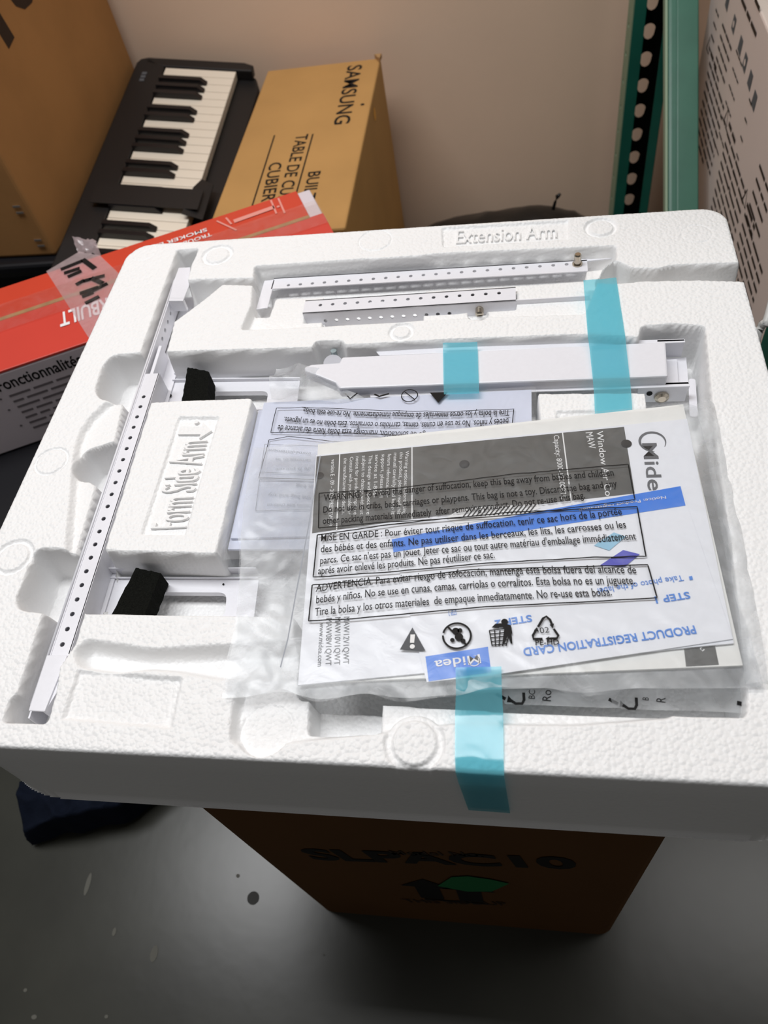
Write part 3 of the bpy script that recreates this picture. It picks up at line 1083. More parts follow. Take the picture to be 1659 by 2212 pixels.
def bag_grid(corners, zf, n=60, m=40, jag=0.0):
    A = np.zeros((n, m, 3))
    s_, t_ = np.meshgrid(np.linspace(0, 1, n), np.linspace(0, 1, m), indexing='ij')
    c4 = [np.asarray(c)[:2] for c in corners]     # TL TR BR BL
    for k in range(2):
        A[:, :, k] = (c4[0][k] * (1 - s_) + c4[1][k] * s_) * (1 - t_) + (c4[3][k] * (1 - s_) + c4[2][k] * s_) * t_
    if jag:
        e_ = np.minimum(np.minimum(s_, 1 - s_), np.minimum(t_, 1 - t_))
        w_ = np.clip(1 - e_ / 0.08, 0, 1)
        A[:, :, 0] += jag * w_ * (vnoise(A[:, :, 0], A[:, :, 1], 0.03, 11) - 0.5)
        A[:, :, 1] += jag * w_ * (vnoise(A[:, :, 0], A[:, :, 1], 0.03, 12) - 0.5)
    A[:, :, 2] = zf(A[:, :, 0], A[:, :, 1])
    return A


def zC(x, y):
    return 0.686 + 0.0022 * (ridge(x, y, 0.035, 2) - 0.5)


cc = [P(1082, 1440, 0.686), P(1590, 1440, 0.686), P(1606, 1541, 0.686), P(1090, 1521, 0.686)]
mb = MB().grid(bag_grid(cc, zC, 60, 16))
obj('bag_film', mb, 'film_milky', t, smooth=True)
mb = MB()
for a, b in ((1134, 1497), (1377, 1508)):
    mb = MB()
    pts = [(a - 3, b), (a - 2, b + 16), (a - 6, b + 24), (a - 20, b + 24), (a - 32, b + 16)]
    pts = [P(q[0], q[1], 0.686) for q in pts]
    mb.ribbon([np.array((p[0], p[1], zC(p[0], p[1]) + 0.0006)) for p in pts], 0.0020, UP)
    e = P(a - 36, b + 14, 0.6866)
    mb.poly([e + (0, .003, 0), e + (-.001, -.002, 0), e + (0.004, -0.002, 0)])
    q0, q1 = P(a - 62, b + 2, 0.6868), P(a - 42, b + 13, 0.6868)
    mb.ribbon([q0, q1], 0.0024, UP)
    obj('recycling_arrows', mb, 'ink', t)
mb = MB()
text(mb, 'BC', P(1155, 1511, 0.686), P(1156, 1492, 0.686), UP, 0.0042, surf=zC, lift=0.0006)
obj('printed_letters', mb, 'ink', t)
mb = MB()
text(mb, 'Ro', P(1190, 1516, 0.686), P(1191, 1492, 0.686), UP, 0.0058, surf=zC, lift=0.0006)
obj('printed_letters', mb, 'ink', t)
mb = MB()
text(mb, 'B', P(1401, 1514, 0.686), P(1401, 1508, 0.686), UP, 0.0040, surf=zC, lift=0.0006)
obj('printed_letters', mb, 'ink', t)
mb = MB()
text(mb, 'R', P(1437, 1519, 0.686), P(1437, 1509, 0.686), UP, 0.0058, surf=zC, lift=0.0006)
obj('printed_letters', mb, 'ink', t)
q0, q1 = P(1592, 1518, 0.6875), P(1608, 1522, 0.6875)
obj('printed_arrow', MB().ribbon([q0, q1], 0.0030, UP), 'ink', t)

# --- rear bag with the warning upside down, papers inside
ZB = 0.6900


def zB(x, y):
    return ZB + 0.0016 * (ridge(x * 1.6 + y * 0.8, y, 0.045, 3) - 0.5) + 0.0008 * (vnoise(x, y, 0.018, 4) - 0.5)


t = thing('paper_leaflet', tuple(P(830, 1000, 0.684)), 'folded white leaflet inside the rear plastic bag beside the Form Side Arm block', 'leaflet')
mb = MB().prism([P(a, b, 0.6855) for a, b in ((572, 874), (1148, 846), (1150, 1150), (500, 1166))], (0, 0, 0.0025))
obj('upper_sheet', mb, 'paper_blue', t)
mb = MB().prism([P(a, b, 0.6825) for a, b in ((560, 890), (1100, 870), (1110, 1190), (494, 1190))], (0, 0, 0.0025))
obj('lower_sheet', mb, 'paper_blue', t)
t = thing('manual_bag', tuple(P(830, 900, ZB)), 'clear plastic bag with upside down warning text behind the grey manual', 'plastic bag')
cb = [P(553, 865, ZB), P(1156, 837, ZB), P(1170, 1210, ZB), P(480, 1210, ZB)]
mb = MB().grid(bag_grid(cb, zB, 90, 60, 0.004))
obj('bag_film', mb, 'film', t, smooth=True)


def zT(x, y):
    return 0.690 + 0.010 * (ridge(x, y, 0.028, 8) - 0.5) + 0.006 * (vnoise(x, y, 0.012, 9) - 0.5)


mb = MB().grid(bag_grid([P(586, 792, 0.69), P(688, 800, 0.69), P(790, 862, 0.69), P(585, 872, 0.69)], zT, 40, 30, 0.01))
obj('crumpled_end', mb, 'film_milky', t, smooth=True)
mb = MB()
kw = dict(surf=zB, lift=0.0007, serif=True)


def pcap(px, py, dpx, z):
    return abs(np.linalg.norm(P(px, py - dpx / 2, z) - P(px, py + dpx / 2, z)))


hB = pcap(850, 900, 12.5, ZB)
text(mb, 'Tire la bolsa y los otros materiales de empaque inmediatamente. No re-use esta bolsa.', P(1101, 886, ZB), P(655, 882, ZB), UP, hB, mid=P(880, 893, ZB), **kw)
text(mb, 'bebés y niños. No se use en cunas, camas, carriolas o corralitos. Esta bolsa no es un juguete.', P(1099, 905, ZB), P(615, 902, ZB), UP, hB, mid=P(880, 914, ZB), **kw)
text(mb, 'ADVERTENCIA: Para evitar riesgo de sofocación, mantenga esta bolsa fuera del alcance de', P(1110, 935, ZB), P(602, 920, ZB), UP, hB, mid=P(880, 934, ZB), **kw)


def outline_box(mb, pxs, z, w, surf, n=24, lift=0.0007):
    pts = []
    for (a, b) in zip(pxs, pxs[1:] + pxs[:1]):
        for s_ in np.linspace(0, 1, n, endpoint=False):
            pts.append(P(a[0] + (b[0] - a[0]) * s_, a[1] + (b[1] - a[1]) * s_, z))
    pts.append(pts[0])
    pts = [np.array((p[0], p[1], surf(p[0], p[1]) + lift)) for p in pts]
    mb.ribbon(pts, w, UP)


outline_box(mb, [(598, 883), (700, 881), (840, 889), (980, 891), (1110, 884), (1104, 940), (950, 946), (760, 938), (585, 935)], ZB, 0.0007, zB)
outline_box(mb, [(581, 950), (622, 944), (730, 956), (1095, 960), (1085, 1040), (560, 1035)], ZB, 0.0007, zB)
for a in (758, 822, 885, 948):
    c_ = P(a, 856, ZB)
    if a == 885:
        mb.ribbon([np.array((p[0], p[1], zB(p[0], p[1]) + .0008)) for p in circ(c_, 0.0075, UP, 24, 0, 6.27)], 0.0010, UP)
        mb.ribbon([c_ + (-.005, .005, .001), c_ + (.005, -.005, .001)], 0.001, UP)
    elif a == 948:
        mb.poly([c_ + (-.0085, .004, .001), c_ + (0, -.009, .001), c_ + (.0085, .004, .001)])
    elif a == 758:
        mb.ribbon([c_ + (-.006, .003, .001), c_ + (0, -.004, .001), c_ + (.006, .003, .001)], 0.0014, UP)
    else:
        mb.ribbon([c_ + (-.006, .002, .001), c_ + (-.001, -.001, .001), c_ + (.008, .002, .001)], 0.002, UP)
obj('warning_text', mb, 'ink', t)

# --- the printed papers in the front bag
ZM2, ZM1, ZCARD, ZA = 0.7052, 0.7072, 0.7082, 0.7094
t = thing('under_booklet', tuple(P(1100, 1200, ZM2)), 'white booklet under the grey manual with its dark corner showing at bottom right', 'booklet')
mb = MB().prism([P(a, b, ZM2 - 0.002) for a, b in ((688, 963), (1475, 877), (1603, 1440), (660, 1478))], (0, 0, 0.002))
obj('pages', mb, 'paper_cream', t)
mb = MB()
mb.poly([P(a, b, ZM2 + 0.0002) for a, b in ((1477, 1396), (1542, 1383), (1553, 1436), (1482, 1440))])
obj('dark_corner_print', mb, 'grey_cover', t)
mb = MB()
text(mb, 'n', P(1522, 1404, ZM2), P(1515, 1398, ZM2), UP, 0.003, lift=0.0005)
obj('corner_letter', mb, 'ink_white', t)

t = thing('instruction_manual', tuple(P(1060, 1200, ZM1)), 'window air conditioner manual with dark grey cover band inside the front bag', 'manual')
mb = MB().prism([P(a, b, ZM1 - 0.0018) for a, b in ((684, 986), (1483, 908), (1584, 1392), (1240, 1425), (645, 1482))], (0, 0, 0.0018))
obj('cover_sheet', mb, 'paper', t)
z = ZM1
mb = MB()
mb.poly([P(a, b, z + .0001) for a, b in ((684, 986), (1348, 922), (1371, 1066), (1160, 1090), (900, 1120), (674, 1152))])
obj('grey_cover_band', mb, 'grey_cover', t)
mb = MB()
for (a, b) in (((1215, 934), (1235, 1090)), ((890, 966), (890, 1124)), ((734, 981), (727, 1146))):
    mb.ribbon([P(*a, z + .0004), P(*b, z + .0004)], 0.0010, UP)
obj('cover_rules', mb, 'ink_white', t, kind='stuff')
mb = MB()
text(mb, 'Window Air Conditioner', P(1288, 932, z), P(1320, 1160, z), UP, 0.0052)
obj('white_cover_print', mb, 'ink_white', t)
mb = MB()
text(mb, 'MAW', P(1265, 935, z), P(1272, 970, z), UP, 0.0056)
obj('white_cover_print', mb, 'ink_white', t)
mb = MB()
text(mb, 'Capacity: 8000-12000BTU/h', P(1196, 941, z), P(1214, 1091, z), UP, 0.0042)
obj('white_cover_print', mb, 'ink_white', t)
mb = MB()
rows = [(876, 975, 'Warning notices: Before using'), (864, 977, 'this product, please read this'), (851, 979, 'manual carefully and keep it'), (838, 981, 'future reference. For'), (825, 982, 'support, please call'),
        (811, 983, 'service at 1-866-'), (797, 984, 'The design and specs are'), (783, 985, 'subject to change without'), (769, 987, 'notice for product improve'), (756, 988, 'Consult with your dealer or'), (743, 990, 'the manufacturer for details.')]
for a, b, s_ in rows:
    e = 1112 if len(s_) > 22 else 1075
    text(mb, s_, P(a, b, z), P(a - 6 + (b - 975) * 0.1, e, z), UP, 0.0030)
text(mb, 'version E - 09 - 2022/PREVIEW-09', P(716, 993, z), P(709, 1137, z), UP, 0.0034)
obj('notice_print', mb, 'ink_white', t, kind='stuff')
mb = MB()
for a in ((748, 1333, 1435, 'MAW12V1QWT'), (729, 1334, 1437, 'MAW10V1QWT'), (710, 1336, 1438, 'MAW08V1QWT')):
    text(mb, a[3], P(a[0] - 5, a[1], z), P(a[0] - 7, a[2], z), UP, 0.0042)
text(mb, 'www.midea.com', P(691, 1346, z), P(686, 1440, z), UP, 0.0036)
obj('model_list_print', mb, 'ink_grey', t)
mb = MB()
# logo: open ring whose stroke turns into the M, then the name
c_ = P(1409, 954, z)
rr = np.linalg.norm(P(1439, 954, z) - c_)


def crescent(mb, c, r, zz, e1, thick=0.20):
    e1 = unit(e1)
    e2 = np.cross(UP, e1)
    N = 48
    a_ = [(k / N) * 5.35 - 2.05 for k in range(N + 1)]
    outer, inner = [], []
    for k, q in enumerate(a_):
        w_ = thick * r * (0.12 + 0.88 * math.sin(math.pi * k / N) ** 0.8)
        outer.append(c + (r * math.cos(q)) * e1 + (r * math.sin(q)) * e2)
        inner.append(c + ((r - w_) * math.cos(q)) * e1 + ((r - w_) * math.sin(q)) * e2)
    for k in range(N):
        mb.quad(*[np.array((p[0], p[1], zz)) for p in (inner[k], outer[k], outer[k + 1], inner[k + 1])])


crescent(mb, c_, rr, z + .0004, P(1409, 930, z) - c_)
text(mb, 'Midea', P(1387, 958, z), P(1404, 1085, z), UP, np.linalg.norm(P(1424, 985, z) - P(1393, 985, z)), bold=0.012)
obj('logo_print', mb, 'ink_grey', t)
mb = MB()
for a, b, r_ in ((691, 1028, 0.0036), (1003, 1003, 0.0042), (1353, 959, 0.0042)):
    mb = MB()
    mb.poly([p + UP * 0.0005 for p in circ(P(a, b, z), r_, UP, 20)])
    obj('punched_hole', mb, 'ink', t)
mb = MB()
mb.poly([P(a, b, z + .0003) for a, b in ((963, 1119), (990, 1102), (1040, 1095), (1160, 1088), (1168, 1097), (1130, 1112), (985, 1132))])
obj('unit_picture', mb, 'ink_white', t)
mb = MB()
for k in range(16):
    a = 1000 + k * 9.5
    mb.ribbon([P(a, 1117 - k * 0.6, z + .0005), P(a + 16, 1097 - k * 0.6, z + .0005)], 0.0011, UP)
obj('grille_lines', mb, 'ink', t)

t = thing('registration_card', tuple(P(1240, 1250, ZCARD)), 'white product registration card with blue band lying upside down on the grey manual', 'card')
mb = MB().prism([P(a, b, ZCARD - 0.0006) for a, b in ((846, 1165), (1470, 1050), (1583, 1381), (1060, 1459), (922, 1474), (913, 1440))], (0, 0, 0.0006))
obj('card_sheet', mb, 'paper', t)
z = ZCARD
mb = MB()
mb.poly([P(a, b, z + .0002) for a, b in ((846, 1165), (1160, 1105), (1470, 1050), (1481, 1092), (1160, 1142), (850, 1193))])
mb.poly([P(a, b, z + .0002) for a, b in ((919, 1418), (1054, 1397), (1061, 1452), (926, 1472))])
obj('blue_band_print', mb, 'blue_band', t)
mb = MB()
text(mb, 'Midea', P(1036, 1414, z), P(938, 1429, z), UP, pcap(990, 1430, 19, z), bold=0.008, lift=.0006)
c2 = P(1024, 1428, z)
crescent(mb, c2, np.linalg.norm(P(1037, 1428, z) - c2), z + .0006, P(1024, 1445, z) - c2, 0.16)
obj('logo_print', mb, 'ink_white', t)
mb = MB()
text(mb, 'Notice: Product registration', P(1437, 1072, z), P(1250, 1100, z), UP, pcap(1400, 1075, 6, z), lift=.0006)
obj('white_band_print', mb, 'ink_white', t)
mb = MB()
text(mb, 'PRODUCT REGISTRATION CARD', P(1499, 1352, z), P(1129, 1401, z), UP, pcap(1310, 1385, 17, z), bold=0.02, lift=.0006)
obj('card_title', mb, 'ink_blue', t)
mb = MB()
text(mb, 'STEP 1', P(1487, 1279, z), P(1413, 1290, z), UP, pcap(1450, 1290, 14, z), bold=0.02, lift=.0006)
obj('blue_card_print', mb, 'ink_blue', t)
mb = MB()
text(mb, 'STEP 2', P(1147, 1329, z), P(1068, 1341, z), UP, pcap(1100, 1340, 14, z), bold=0.02, lift=.0006)
obj('blue_card_print', mb, 'ink_blue', t)
mb = MB()
text(mb, 'Take photo of the label', P(1473, 1243, z), P(1290, 1272, z), UP, pcap(1450, 1250, 12, z), lift=.0006)
mb.poly([P(a, b, z + .0006) for a, b in ((1488, 1245), (1495, 1244), (1497, 1252), (1490, 1253))])
obj('blue_card_print', mb, 'ink_blue', t)
mb = MB()
text(mb, 'STEP 3', P(985, 1318, z), P(968, 1321, z), UP, pcap(980, 1318, 10, z), lift=.0006)
obj('blue_card_print', mb, 'ink_blue', t)
mb = MB()
mb.poly([P(a, b, z + .0006) for a, b in ((1283, 1178), (1326, 1150), (1352, 1159), (1316, 1189))])
obj('pale_picture', mb, 'blue_pale', t)
mb = MB()
mb.poly([P(a, b, z + .0007) for a, b in ((1296, 1221), (1346, 1188), (1382, 1197), (1350, 1224))])
obj('violet_picture', mb, 'purple', t)

# --- front bag: film over the papers, back sheet, print
MAN = [P(a, b, ZA)[:2] for a, b in ((684, 962), (1478, 880), (1600, 1440), (645, 1482))]


def outdist(x, y):
    d = np.full(np.shape(x), -1.0)
    n_ = 4
    cen = np.mean(MAN, 0)
    for k in range(n_):
        a_, b_ = MAN[k], MAN[(k + 1) % n_]
        e = (b_ - a_) / np.linalg.norm(b_ - a_)
        nn = np.array((e[1], -e[0]))
        if nn.dot(cen - a_) > 0:
            nn = -nn
        d = np.maximum(d, (x - a_[0]) * nn[0] + (y - a_[1]) * nn[1])
    return np.maximum(d, 0)


def zA(x, y):
    x, y = np.asarray(x, float), np.asarray(y, float)
    d = outdist(x, y)
    on = np.clip(1 - d / 0.012, 0, 1)
    w_fine = 0.0008 * (ridge(x * 0.5 + y * 0.9, y * 0.35 - x * 0.8, 0.011, 6) - 0.5) + 0.0009 * (ridge(x + 0.4 * y, y * 0.5, 0.024, 7) - 0.5)
    w_big = 0.0046 * (ridge(x + 0.25 * y, y * 0.35, 0.040, 8) - 0.5) + 0.0010 * (ridge(x + y, y - x, 0.026, 9) - 0.5)
    drop = np.minimum(0.0035, d * 0.22) + np.where(x > 0.13, np.minimum(0.012, d * 0.5), 0)
    return ZA - drop + w_fine * (0.7 + 0.5 * (1 - on)) + w_big * (1 - on) * 0.9


t = thing('document_bag', tuple(P(1060, 1250, 0.702)), 'large clear plastic bag printed with warnings holding the grey manual and registration card', 'plastic bag')
ca = [P(548, 962, 0.708), P(1524, 869, 0.708), P(1640, 1488, 0.705), P(474, 1512, 0.705)]
mb = MB().grid(bag_grid(ca, zA, 150, 110, 0.012))
obj('top_film', mb, 'film', t, smooth=True)
mb = MB().grid(bag_grid([P(552, 966, 0.702), P(1520, 880, 0.702), P(1632, 1484, 0.702), P(480, 1508, 0.702)], lambda x, y: 0.7022 + 0.0006 * (ridge(x, y, 0.02, 13) - 0.5), 60, 50, 0.008))
obj('back_film', mb, 'film_milky', t, smooth=True)
# rolled side seams
ed = [P(1524, 872, 0.703), P(1545, 985, 0.700), P(1578, 1140, 0.700), P(1612, 1320, 0.701), P(1636, 1480, 0.703)]
pts = []
for k in range(60):
    q = k / 59 * (len(ed) - 1)
    i = min(int(q), len(ed) - 2)
    p = ed[i] * (1 - q + i) + ed[i + 1] * (q - i)
    pts.append(p)
A = np.array([[p + np.array((-0.007 + 0.014 * j / 5, 0, 0.004 * math.sin(math.pi * j / 5) + 0.003 * (float(ridge(p[0] + j * .004, p[1], 0.012, 15)) - 0.5))) for j in range(6)] for p in pts])
obj('side_seam', MB().grid(A), 'film_milky', t, smooth=True)
mb = MB().ribbon([np.array((*P(a, b, .7095)[:2], zA(*P(a, b, .7095)[:2]) + .0003)) for a, b in ((692, 985), (680, 1060), (668, 1130), (655, 1200), (638, 1290), (622, 1380), (605, 1440))], 0.0009, UP)
obj('seal_line', mb, 'ink_pale', t)
kw = dict(surf=zA, lift=0.0003)
hA = pcap(1000, 1200, 15.5, ZA)
zz = ZA
mb = MB()
S = lambda s_, a, m_, b: text(mb, s_, P(*a, zz), P(*b, zz), UP, hA, mid=P(*m_, zz) if m_ else None, serif=True, **kw)
S('WARNING: To avoid the danger of suffocation, keep this bag away from babies and children', (699, 1083), (1075, 1048), (1327, 1028))
S('Do not use in cribs, beds, carriages or playpens. This bag is not a toy. Discard the bag and any', (698, 1108), (1073, 1076), (1334, 1052))
S('other packing materials immediately  after removing product. Do not re-use this bag.', (697, 1132), (1000, 1107), (1264, 1077))
S('MISE EN GARDE : Pour éviter tout risque de suffocation, tenir ce sac hors de la portée', (693, 1170), (1080, 1138), (1344, 1112))
S('des bébés et des enfants. Ne pas utiliser dans les berceaux, les lits, les carrosses ou les', (693, 1194), (1080, 1162), (1353, 1140))
S("parcs. Ce sac n'est pas un jouet. Jeter ce sac ou tout autre matériau d'emballage immédiatement", (691, 1219), (1080, 1185), (1375, 1166))
S('aprés avoir enlevé les produits. Ne pas réutiliser ce sac.', (687, 1241), None, (1069, 1206))
S('ADVERTENCIA: Para evitar riesgo de sofocación, mantenga esta bolsa fuera del alcance de', (682, 1279), (1060, 1243), (1375, 1239))
S('bebés y niños. No se use en cunas, camas, carriolas o corralitos. Esta bolsa no es un juguete.', (682, 1304), (1060, 1269), (1372, 1262))
S('Tire la bolsa y los otros materiales  de empaque inmediatamente. No re-use esta bolsa.', (680, 1331), (1060, 1298), (1322, 1287))
outline_box(mb, [(690, 1067), (860, 1055), (1010, 1038), (1100, 1026), (1357, 1004), (1371, 1081), (1100, 1115), (850, 1128), (688, 1141)], zz, 0.0008, zA)
outline_box(mb, [(686, 1157), (860, 1132), (1100, 1108), (1376, 1096), (1395, 1203), (1280, 1205), (1050, 1218), (850, 1236), (677, 1248)], zz, 0.0010, zA)
outline_box(mb, [(675, 1265), (860, 1250), (1020, 1232), (1399, 1221), (1419, 1293), (1050, 1312), (760, 1338), (667, 1342)], zz, 0.0010, zA)
obj('warning_text', mb, 'ink', t)
# pictograms
mb = MB()


def PA(a, b, l=0.0006):
    p = P(a, b, zz)
    return np.array((p[0], p[1], float(zA(p[0], p[1])) + l))


mb.poly([PA(864, 1404), PA(919, 1406), PA(891, 1356)])
obj('hazard_triangle', mb, 'ink_grey', t)
mb = MB()
mb.poly([PA(887, 1372, .001), PA(886, 1390, .001), PA(895, 1390, .001), PA(897, 1372, .001)])
mb.poly([p + UP * 0.0010 for p in circ(PA(891, 1398, 0), 0.0018, UP, 12)])
obj('hazard_mark', mb, 'ink_white', t)
mb = MB()
c_ = PA(987, 1374)
mb.ribbon(circ(c_, 0.0098, UP, 32, 0, 6.282), 0.0014, UP)
mb.ribbon([c_ + (-.0068, .0068, .0001), c_ + (.0068, -.0068, .0001)], 0.0014, UP)
for a, b, r_ in ((-.001, .0035, .0026), (.0015, -.001, .0030), (-.003, -.0035, .0016), (.0045, -.004, .0018), (.002, .004, .0018)):
    mb.poly(circ(c_ + (a, b, .0002), r_, UP, 14))
# bin and figure
for k in range(5):
    mb.ribbon([PA(1057 + k * 11.5, 1362), PA(1063 + k * 7.5, 1396)], 0.0008, UP)
for k in range(5):
    mb.ribbon([PA(1057 + k * 1.6, 1362 + k * 8), PA(1105 - k * 2.6, 1357 + k * 8.5)], 0.0008, UP)
mb.poly([PA(1062, 1356), PA(1070, 1348), PA(1084, 1347), PA(1077, 1357)])
mb.poly(circ(PA(1090, 1344), 0.0024, UP, 14))
mb.poly([PA(1066, 1352), PA(1088, 1347), PA(1104, 1352), PA(1107, 1370), (PA(1102, 1370)), PA(1098, 1362), PA(1090, 1362), PA(1086, 1355), PA(1068, 1355)])
mb.poly([PA(1089, 1361), PA(1104, 1360), PA(1107, 1391), PA(1103, 1391), PA(1097, 1372), PA(1090, 1390), PA(1085, 1390)])
# recycling triangle
for q in (((1162, 1356), (1173, 1337), (1180, 1333), (1188, 1340), (1192, 1350)), ((1196, 1360), (1206, 1374), (1203, 1380), (1184, 1381)), ((1172, 1381), (1152, 1381), (1151, 1374), (1158, 1362))):
    mb.ribbon([PA(*a) for a in q], 0.0017, UP)
for q in (((1187, 1351), (1197, 1348), (1194, 1359)), ((1186, 1376), (1186, 1387), (1178, 1381)), ((1153, 1363), (1164, 1366), (1160, 1356))):
    mb.poly([PA(*a) for a in q])
text(mb, '02', P(1167, 1369, zz), P(1187, 1367, zz), UP, pcap(1177, 1363, 12, zz), **kw)
text(mb, 'PE-HD', P(1157, 1394, zz), P(1208, 1393, zz), UP, pcap(1177, 1390, 11, zz), bold=0.01, **kw)
obj('pictograms', mb, 'ink', t)
# faint print showing through from the back of the bag, upside down
mb = MB()
zk = 0.7036
for s_, a, b in (('immédiatement', (672, 978), (580, 970)), ('carrosses ou les', (672, 993), (596, 990)), ('de la portée', (672, 1010), (596, 1012)),
                 ('this bag', (690, 1048), (640, 1046)), ('the bag and any', (672, 1072), (580, 1066)), ('babies and children', (672, 1090), (578, 1088))):
    text(mb, s_, P(*a, zk), P(*b, zk), UP, 0.0034)
for pxs in ([(572, 960), (690, 964), (690, 1026), (563, 1020)], [(561, 1036), (690, 1040), (690, 1100), (552, 1104)]):
    outline_box(mb, pxs, zk, 0.0006, lambda x, y: x * 0 + zk, 8, 0.0002)
obj('faint_text', mb, 'ink_pale', t)

# ================================================================== BLUE TAPES


def tape(rows, label, name='blue_tape', wr=0.0006):
    n_ = 12
    dense = []
    for (a, b), (c2_, d2_) in zip(rows, rows[1:]):
        for s_ in np.linspace(0, 1, 10, endpoint=False):
            dense.append((a * (1 - s_) + c2_ * s_, b * (1 - s_) + d2_ * s_))
    dense.append(rows[-1])
    A = np.zeros((len(dense), n_, 3))
    for i, (a, b) in enumerate(dense):
        for j in range(n_):
            s_ = j / (n_ - 1)
            A[i, j] = a * (1 - s_) + b * s_
    A[:, :, 2] += wr * (ridge(A[:, :, 0], A[:, :, 1], 0.014, 21) - 0.3)
    mb_ = MB().grid(A)
    o = obj(name, mb_, 'tape_blue', label=label, cat='tape', smooth=True, group='blue tape strips on the tray')
    return o


tape([(P(1260, 606, .7014), P(1331, 600, .7014)), (P(1270, 728, .7014), P(1350, 722, .7014)), (P(1274, 757, .698), P(1353, 752, .698)), (P(1281, 826, .6962), P(1361, 822, .6962)), (P(1283, 848, .699), P(1363, 845, .699)), (P(1285, 894, .699), P(1366, 890, .699))],
     'long strip of translucent blue tape over the right end of the wide white bar')
tape([(P(957, 741, .6985), P(1031, 739, .6985)), (P(957, 760, .6962), P(1032, 757, .6962)), (P(958, 826, .6962), P(1034, 824, .6962)), (P(959, 852, .6945), P(1035, 850, .6945))],
     'short strip of translucent blue tape across the middle of the wide white bar')
fy2 = TY0 - 0.0012
tape([(P(984, 1442, .7112), P(1083, 1440, .7112)), (P(985, 1496, .7085), P(1084, 1494, .7085)), (P(983, 1540, .702), P(1087, 1540, .702)), (P(983, 1640, .7014), P(1088, 1645, .7014)), (P(984, 1668, .6995), P(1089, 1675, .6995)),
      (PY(990, 1690, fy2), PY(1092, 1696, fy2)), (PY(1012, 1750, fy2), PY(1102, 1757, fy2))],
     'blue tape strip running from the document bag down the near side of the tray')

# ================================================================== BACKGROUND: LEFT SIDE
# --- tall brown carton at upper left
fa = PY(240, 0, 1.70)
dirb = unit((0.0376, 0.993, 0))
na = np.array((-0.837, 1.140, 0.432))
fb = na + dirb * 0.80
nrm = np.array((dirb[1], -dirb[0], 0))          # faces right
t = thing('tall_carton', tuple(na - nrm * 0.2 + dirb * 0.28), 'tall plain brown cardboard carton at upper left beside the black keyboard', 'carton')
H_ = 0.95
obj('carton_body', MB().obox(na, dirb * 0.55, -nrm * 0.42, UP * H_), 'carton_dark', t, bevel=0.006)
mb = MB()
text(mb, '10', HIT(17, 103, na, nrm), HIT(86, -40, na, nrm), nrm, 0.085, bold=0.02)
obj('large_lettering', mb, 'ink_soft', t)
front_n = -dirb
for a, b in ((40, 452), (86, 524)):
    mb = MB()
    p_ = HIT(a, b, na, front_n)
    u_ = -nrm
    for k in (-1, 1):
        o_ = p_ + front_n * 0.001 + UP * (0.006 * k)
        mb.obox(o_ - u_ * 0.007 - UP * 0.0017, u_ * 0.014, UP * 0.0034, front_n * 0.001)
    obj('staple', mb, 'staple', t)

# --- dark tote under it
t = thing('storage_tote', (-1.06, 1.41, 0), 'dark plastic storage tote on the floor under the tall brown carton', 'tote')
obj('tote_body', MB().box(-1.30, -0.835, 1.13, 1.68, 0.0, 0.41), 'crate', t, bevel=0.01)
obj('tote_lid', MB().box(-1.31, -0.828, 1.12, 1.69, 0.41, 0.431), 'crate', t, bevel=0.006)

# --- black crate under the red box
t = thing('storage_crate', (-0.85, 0.72, 0), 'black ribbed plastic crate on the floor under the red carton at far left', 'crate')
obj('crate_body', MB().box(-1.15, -0.50, 0.47, 0.90, 0.0, 0.447), 'crate', t, bevel=0.01)
for k in range(5):
    obj('crate_rib', MB().box(-1.155, -0.495, 0.462, 0.472, 0.06 + 0.08 * k, 0.075 + 0.08 * k), 'crate', t, bevel=0.003)

# --- keyboard leaning on the wall
e1 = ray(1237, -2112)
e1 = unit(e1)
KA = ray(300, 122)
KA = CAM + KA * (1.69 / KA[1])
rB = ray(535, 135)
KB = CAM + rB * ((KA - CAM).dot(e1) / rB.dot(e1))
e2 = unit(KB - KA)
kn = np.cross(e2, e1)
if kn[2] < 0:
    kn = -kn


def K(u, v, w=0.0):
    return KA + e1 * u + e2 * v + kn * w


t = thing('electric_keyboard', tuple(K(-0.35, 0.13, -0.07)), 'black electric piano keyboard with white keys sloping down from the beige wall', 'keyboard')
KL, KW = 0.66, 0.268


def kpoly(uv, w0, w1):
    return MB().prism([K(a, b, w1) for a, b in uv], kn * (w0 - w1))


mb = kpoly([(0, 0.02), (-0.006, 0.006), (-0.02, 0), (-KL, 0), (-KL, KW), (-0.05, KW), (-0.018, KW - 0.012), (-0.006, KW - 0.03)], -0.07, -0.022)
obj('case_bottom', mb, 'black_plastic', t, bevel=0.004)
mb = kpoly([(0, 0.02), (-0.006, 0.006), (-0.02, 0), (-KL, 0), (-KL, 0.064), (-0.03, 0.064)], -0.022, 0.0)
mb2 = kpoly([(0, 0.018), (0, 0.23), (-0.008, 0.252), (-0.028, 0.252), (-0.028, 0.06), (-0.02, 0.02)], -0.022, 0.0)
mb2.v = mb2.v
obj('control_panel', mb, 'black_plastic', t, bevel=0.003)
obj('end_cheek', mb2, 'black_plastic', t, bevel=0.003)
mb = MB()
text(mb, 'Casio'[:0] or 'o', K(-0.075, 0.034, 0), K(-0.071, 0.034, 0), kn, 0.002) if False else None
for k in range(3):
    mb.obox(K(-0.052 - 0.011 * k, 0.022, 0.0004), -e1 * 0.008, e2 * 0.010, kn * 0.0004)
obj('panel_marking', mb, 'ink_grey', t)
pitch = 0.0236
nkeys = 26
wt = -0.002
for k in range(nkeys):
    u0 = -0.030 - pitch * k
    obj('white_key', MB().obox(K(u0, 0.066, wt - 0.018), -e1 * (pitch - 0.0012), e2 * 0.152, kn * 0.018), 'white_key', t, bevel=0.001)
